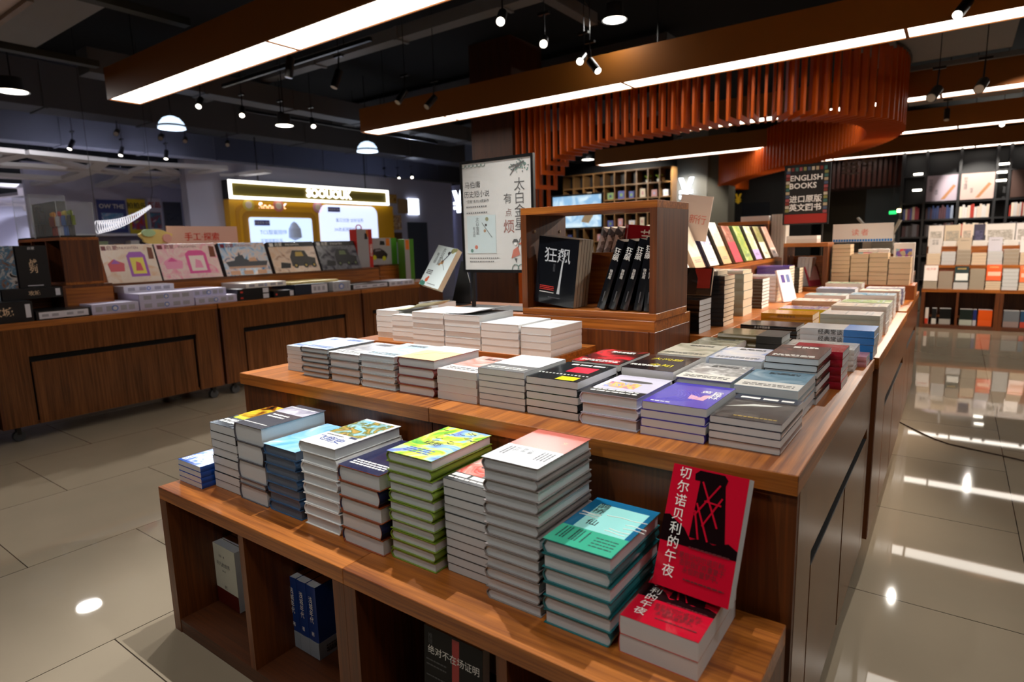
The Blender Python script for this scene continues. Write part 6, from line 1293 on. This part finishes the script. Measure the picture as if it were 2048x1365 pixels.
tag(MB((-.93, 13.88, 1.6)).box(-.97, -.91, 13.88, 13.9, 1.6, 1.66, glow('lamp_amber', '#ffe0a8', 9)).cyl((-.94, 13.89, 1.66), (-.94, 13.89, 2.68), .005, BLACK, 6).build('small_lamp'), 'small amber lamp beside the green exit light', 'lamp')
# ------------------------------------------------------------------ far middle: grid bookcase, television, pillar with yen sign
def grid_case():
    y = 12.5; x0, x1, z0, z1 = -7.5, -4.9, .9, 2.7; K = flat('shelf_black', '#17161a', .5); LW = flat('shelf_light_oak', '#8f6a40', .45)
    e = empty('grid_bookcase', ((x0 + x1) / 2, y, 0), 'large grid bookcase with light oak cells behind the television', 'bookcase'); o = e.location
    MB(o).box(x0, x1, y + .3, y + .33, 0, 3.0, K).build('back_board', e)
    nx = 10; nz = 6
    for i in range(nx + 1): x = x0 + (x1 - x0) * i / nx; MB(o).box(x - .012, x + .012, y, y + .3, 0, z1, LW).build('upright', e)
    for j in range(-2, nz + 1): z = z0 + (z1 - z0) * j / nz; MB(o).box(x0, x1, y + .004, y + .296, z - .012, z + .012, LW).build('shelf_board', e)
    random.seed(5); pal = ['#c8b8d8', '#e8e4ec', '#5a60a8', '#e8d8c0', '#8aa870', '#d8a0a0', '#3a4a70']; k = 0
    for j in range(-1, nz):
        for i in range(nx):
            if rnd() < .3 and j < 3 or j > 4: continue
            c = random.choice(pal); x = x0 + (x1 - x0) * i / nx + .05; z = z0 + (z1 - z0) * j / nz + .0125; w_, h_ = U(.1, .16), U(.12, .2); k += 1
            tag(MB((x, y + .1, z)).box(x, x + w_, y + .08, y + .12, z, z + h_, flat('cell_book_' + c[1:], c, .5)).box(x + w_ * .3, x + w_ * .7, y + .078, y + .08, z + h_ * .3, z + h_ * .7, flat('cell_pic_' + c[1:], pal[(pal.index(c) + 2) % 7], .5)).build('displayed_book'), f'small displayed book in column {i + 1} from left, level {j + 2} of the oak grid', 'book', 'books in the oak grid')
    for i in range(9): MB(o).box(x0 + .3 + i * .02, x0 + .31, y, y, 0, 0, K) if False else None
grid_case()
for k, x in enumerate((-5.45, -5.2)):
    mb = MB((x, 12.6, 2.42)); mb.lathe([(.001, 0), (.05, .0), (.06, .06), (.001, .06)], (x, 12.6, 2.4125 - .0), flat('pot_white', '#d8d8d0', .4), 10)
    for a in range(9): t = a * .7; mb.tube([(x, 12.6, 2.46), (x + .04 * math.cos(t), 12.6 + .04 * math.sin(t), 2.53), (x + .08 * math.cos(t), 12.6 + .08 * math.sin(t), 2.56)], .01, flat('leaf_lime', '#8aa83a', .5), 5)
    tag(mb.build('potted_plant'), ['left', 'right'][k] + ' small potted plant high in the oak grid', 'plant', 'plants in the oak grid')
e = empty('television', (-5.45, 9.5, 0), 'wide television showing a light blue picture above the display cube', 'television'); o = e.location
MB(o).box(-5.95, -4.93, 9.5, 9.54, 1.43, 2.03, BLACK).build('bezel', e)
TVM, nt, b_ = newmat('tv_picture'); no = nt.nodes.new('ShaderNodeTexNoise'); no.inputs['Scale'].default_value = 4; no.inputs['Distortion'].default_value = 1.5; r_ = nt.nodes.new('ShaderNodeValToRGB'); r_.color_ramp.elements[0].color = srgb('#7fb4dc'); r_.color_ramp.elements[1].color = srgb('#d2ecf8'); r_.color_ramp.elements[0].position = .4; r_.color_ramp.elements[1].position = .6
tc = nt.nodes.new('ShaderNodeTexCoord'); nt.links.new(tc.outputs['Object'], no.inputs['Vector']); nt.links.new(no.outputs['Fac'], r_.inputs[0]); nt.links.new(r_.outputs[0], b_.inputs['Emission Color']); b_.inputs['Emission Strength'].default_value = 1.0
s = MB(o).box(-5.92, -4.96, 9.494, 9.4995, 1.46, 2.0, TVM).build('screen', e); MB(o).box(-5.46, -5.42, 9.51, 9.55, 0, 1.43, BLACK).build('stand_pole', e); MB(o).box(-5.75, -5.15, 9.35, 9.7, 0, .03, BLACK).build('stand_base', e)
MB(o).prism([(-5.35, 1.55), (-5.2, 1.52), (-5.1, 1.66), (-5.25, 1.7), (-5.3, 1.64)], 'y', 9.492, 9.4935, glow('tv_figure', '#a08868', .7)).build('screen_figure', s)
struct(MB((-4.6, 13.5, 0)).box(-5.22, -4.45, 13.4, 14.0, 0, CZ, flat('pillar_grey', '#8a877e', .7)).build('trim_3')); struct(MB((-4.2, 13.5, 0)).box(-4.45, -4.0, 13.42, 13.9, 0, CZ, flat('pillar_taupe', '#5a564a', .7)).build('trim_4'))
yen(-4.88, 13.3, 2.0, .52, 'glowing white yen sign on the grey pillar at the right')
yen(-4.13, 14.6, 1.97, .22, 'dim yellow yen shaped emblem on the dark wall', .12, 'yen_yellow', '#c8a020')
struct(MB((-3.3, 15, 0)).box(-6.0, -2.65, 15, 15.1, 0, 3.0, flat('wall_blackish', '#0f0f10', .7)).build('wall_back_black'))

# dark curved wooden canopy over the back corner
mb = MB((-1.6, 15.1, 2.1)); CW = wood('z', '#2a0f08', '#4a1c0e', 'canopy_wood', .4)
for k in range(40):
    t0 = k / 40; a0 = math.pi * (1.02 - t0 * .95); x, y = -1.75 + 1.25 * math.cos(a0), 15.3 - .9 * math.sin(a0) 
    a1 = a0 - .95 * math.pi / 40 * .62; x1, y1 = -1.75 + 1.25 * math.cos(a1), 15.3 - .9 * math.sin(a1)
    mb.add([(x, y, 2.15), (x1, y1, 2.15), (x1, y1 + .05, 2.15), (x, y + .05, 2.15), (x, y, 2.85), (x1, y1, 2.85), (x1, y1 + .05, 2.85), (x, y + .05, 2.85)], [(0, 3, 2, 1), (4, 5, 6, 7), (0, 1, 5, 4), (1, 2, 6, 5), (2, 3, 7, 6), (3, 0, 4, 7)], CW)
mb.box(-3.0, -.5, 15.3, 15.33, 2.15, 2.85, CW)
for x in (-2.6, -.9): mb.cyl((x, 15.31, 2.85), (x, 15.31, CZ), .01, BLACK, 6)
tag(mb.build('curved_canopy'), 'dark red brown curved slatted canopy hanging over the back corner', 'ceiling decoration')

pts = [onz(x, y, .004) for x, y in ((1786, 838), (1800, 845), (1822, 856), (1842, 866), (1870, 879), (1900, 889), (1950, 900), (2005, 912), (2048, 922), (2120, 934))]
mb = MB(pts[4]); mb.tube(pts, .004, flat('floor_cable_brown', '#4a3a2c', .5), 6); tag(mb.build('floor_cable'), 'thin brown cable lying across the aisle floor tiles', 'cable')
# ------------------------------------------------------------------ books past the three hundred that show largest become one background object
def finish():
    bpy.context.view_layer.update()
    small = [(55, 58), (60, 62), (68, 70), (72, 74), (83, 85), (102, 103), (107, 108), (111, 113), (117, 117), (120, 120), (122, 126), (128, 131), (133, 135), (137, 139), (141, 143), (145, 147), (149, 151), (153, 155), (157, 159), (239, 239), (241, 241), (244, 251), (255, 261), (263, 270), (274, 277), (279, 281), (284, 285), (288, 289), (292, 293), (295, 295), (297, 299), (301, 301), (303, 305), (309, 309), (350, 352), (357, 359), (361, 361), (366, 366), (369, 369), (371, 375), (378, 379), (382, 382), (384, 397), (400, 401), (404, 406), (411, 413), (415, 415), (417, 419), (421, 421), (423, 425), (427, 427), (429, 429), (431, 431), (435, 438), (443, 459), (461, 467), (470, 472)]
    rest = [SC.objects['paperback_book.%03d' % k] for a, b in small for k in range(a, b + 1)]
    vs, fs, mi, mats = [], [], [], []
    for b in rest:
        for c in b.children_recursive:
            if c.type != 'MESH': continue
            Mw = c.matrix_world; me = c.data; k = len(vs); mm = []
            for m_ in me.materials:
                if m_ not in mats: mats.append(m_)
                mm.append(mats.index(m_))
            vs += [tuple(Mw @ v.co) for v in me.vertices]; fs += [[k + i for i in p.vertices] for p in me.polygons]; mi += [mm[p.material_index] for p in me.polygons]
    if rest:
        me = bpy.data.meshes.new('background_books'); me.from_pydata(vs, [], fs)
        for m_ in mats: me.materials.append(m_)
        me.polygons.foreach_set('material_index', mi); me.update()
        ob = bpy.data.objects.new('background_books', me); COL.objects.link(ob); tag(ob, 'mass of small or mostly hidden books deeper in the stacks and on the far tables', 'books'); ob['kind'] = 'stuff'
        dead = []
        for b in rest:
            dead += list(b.children_recursive) + [b]
        bpy.data.batch_remove(dead)
finish()
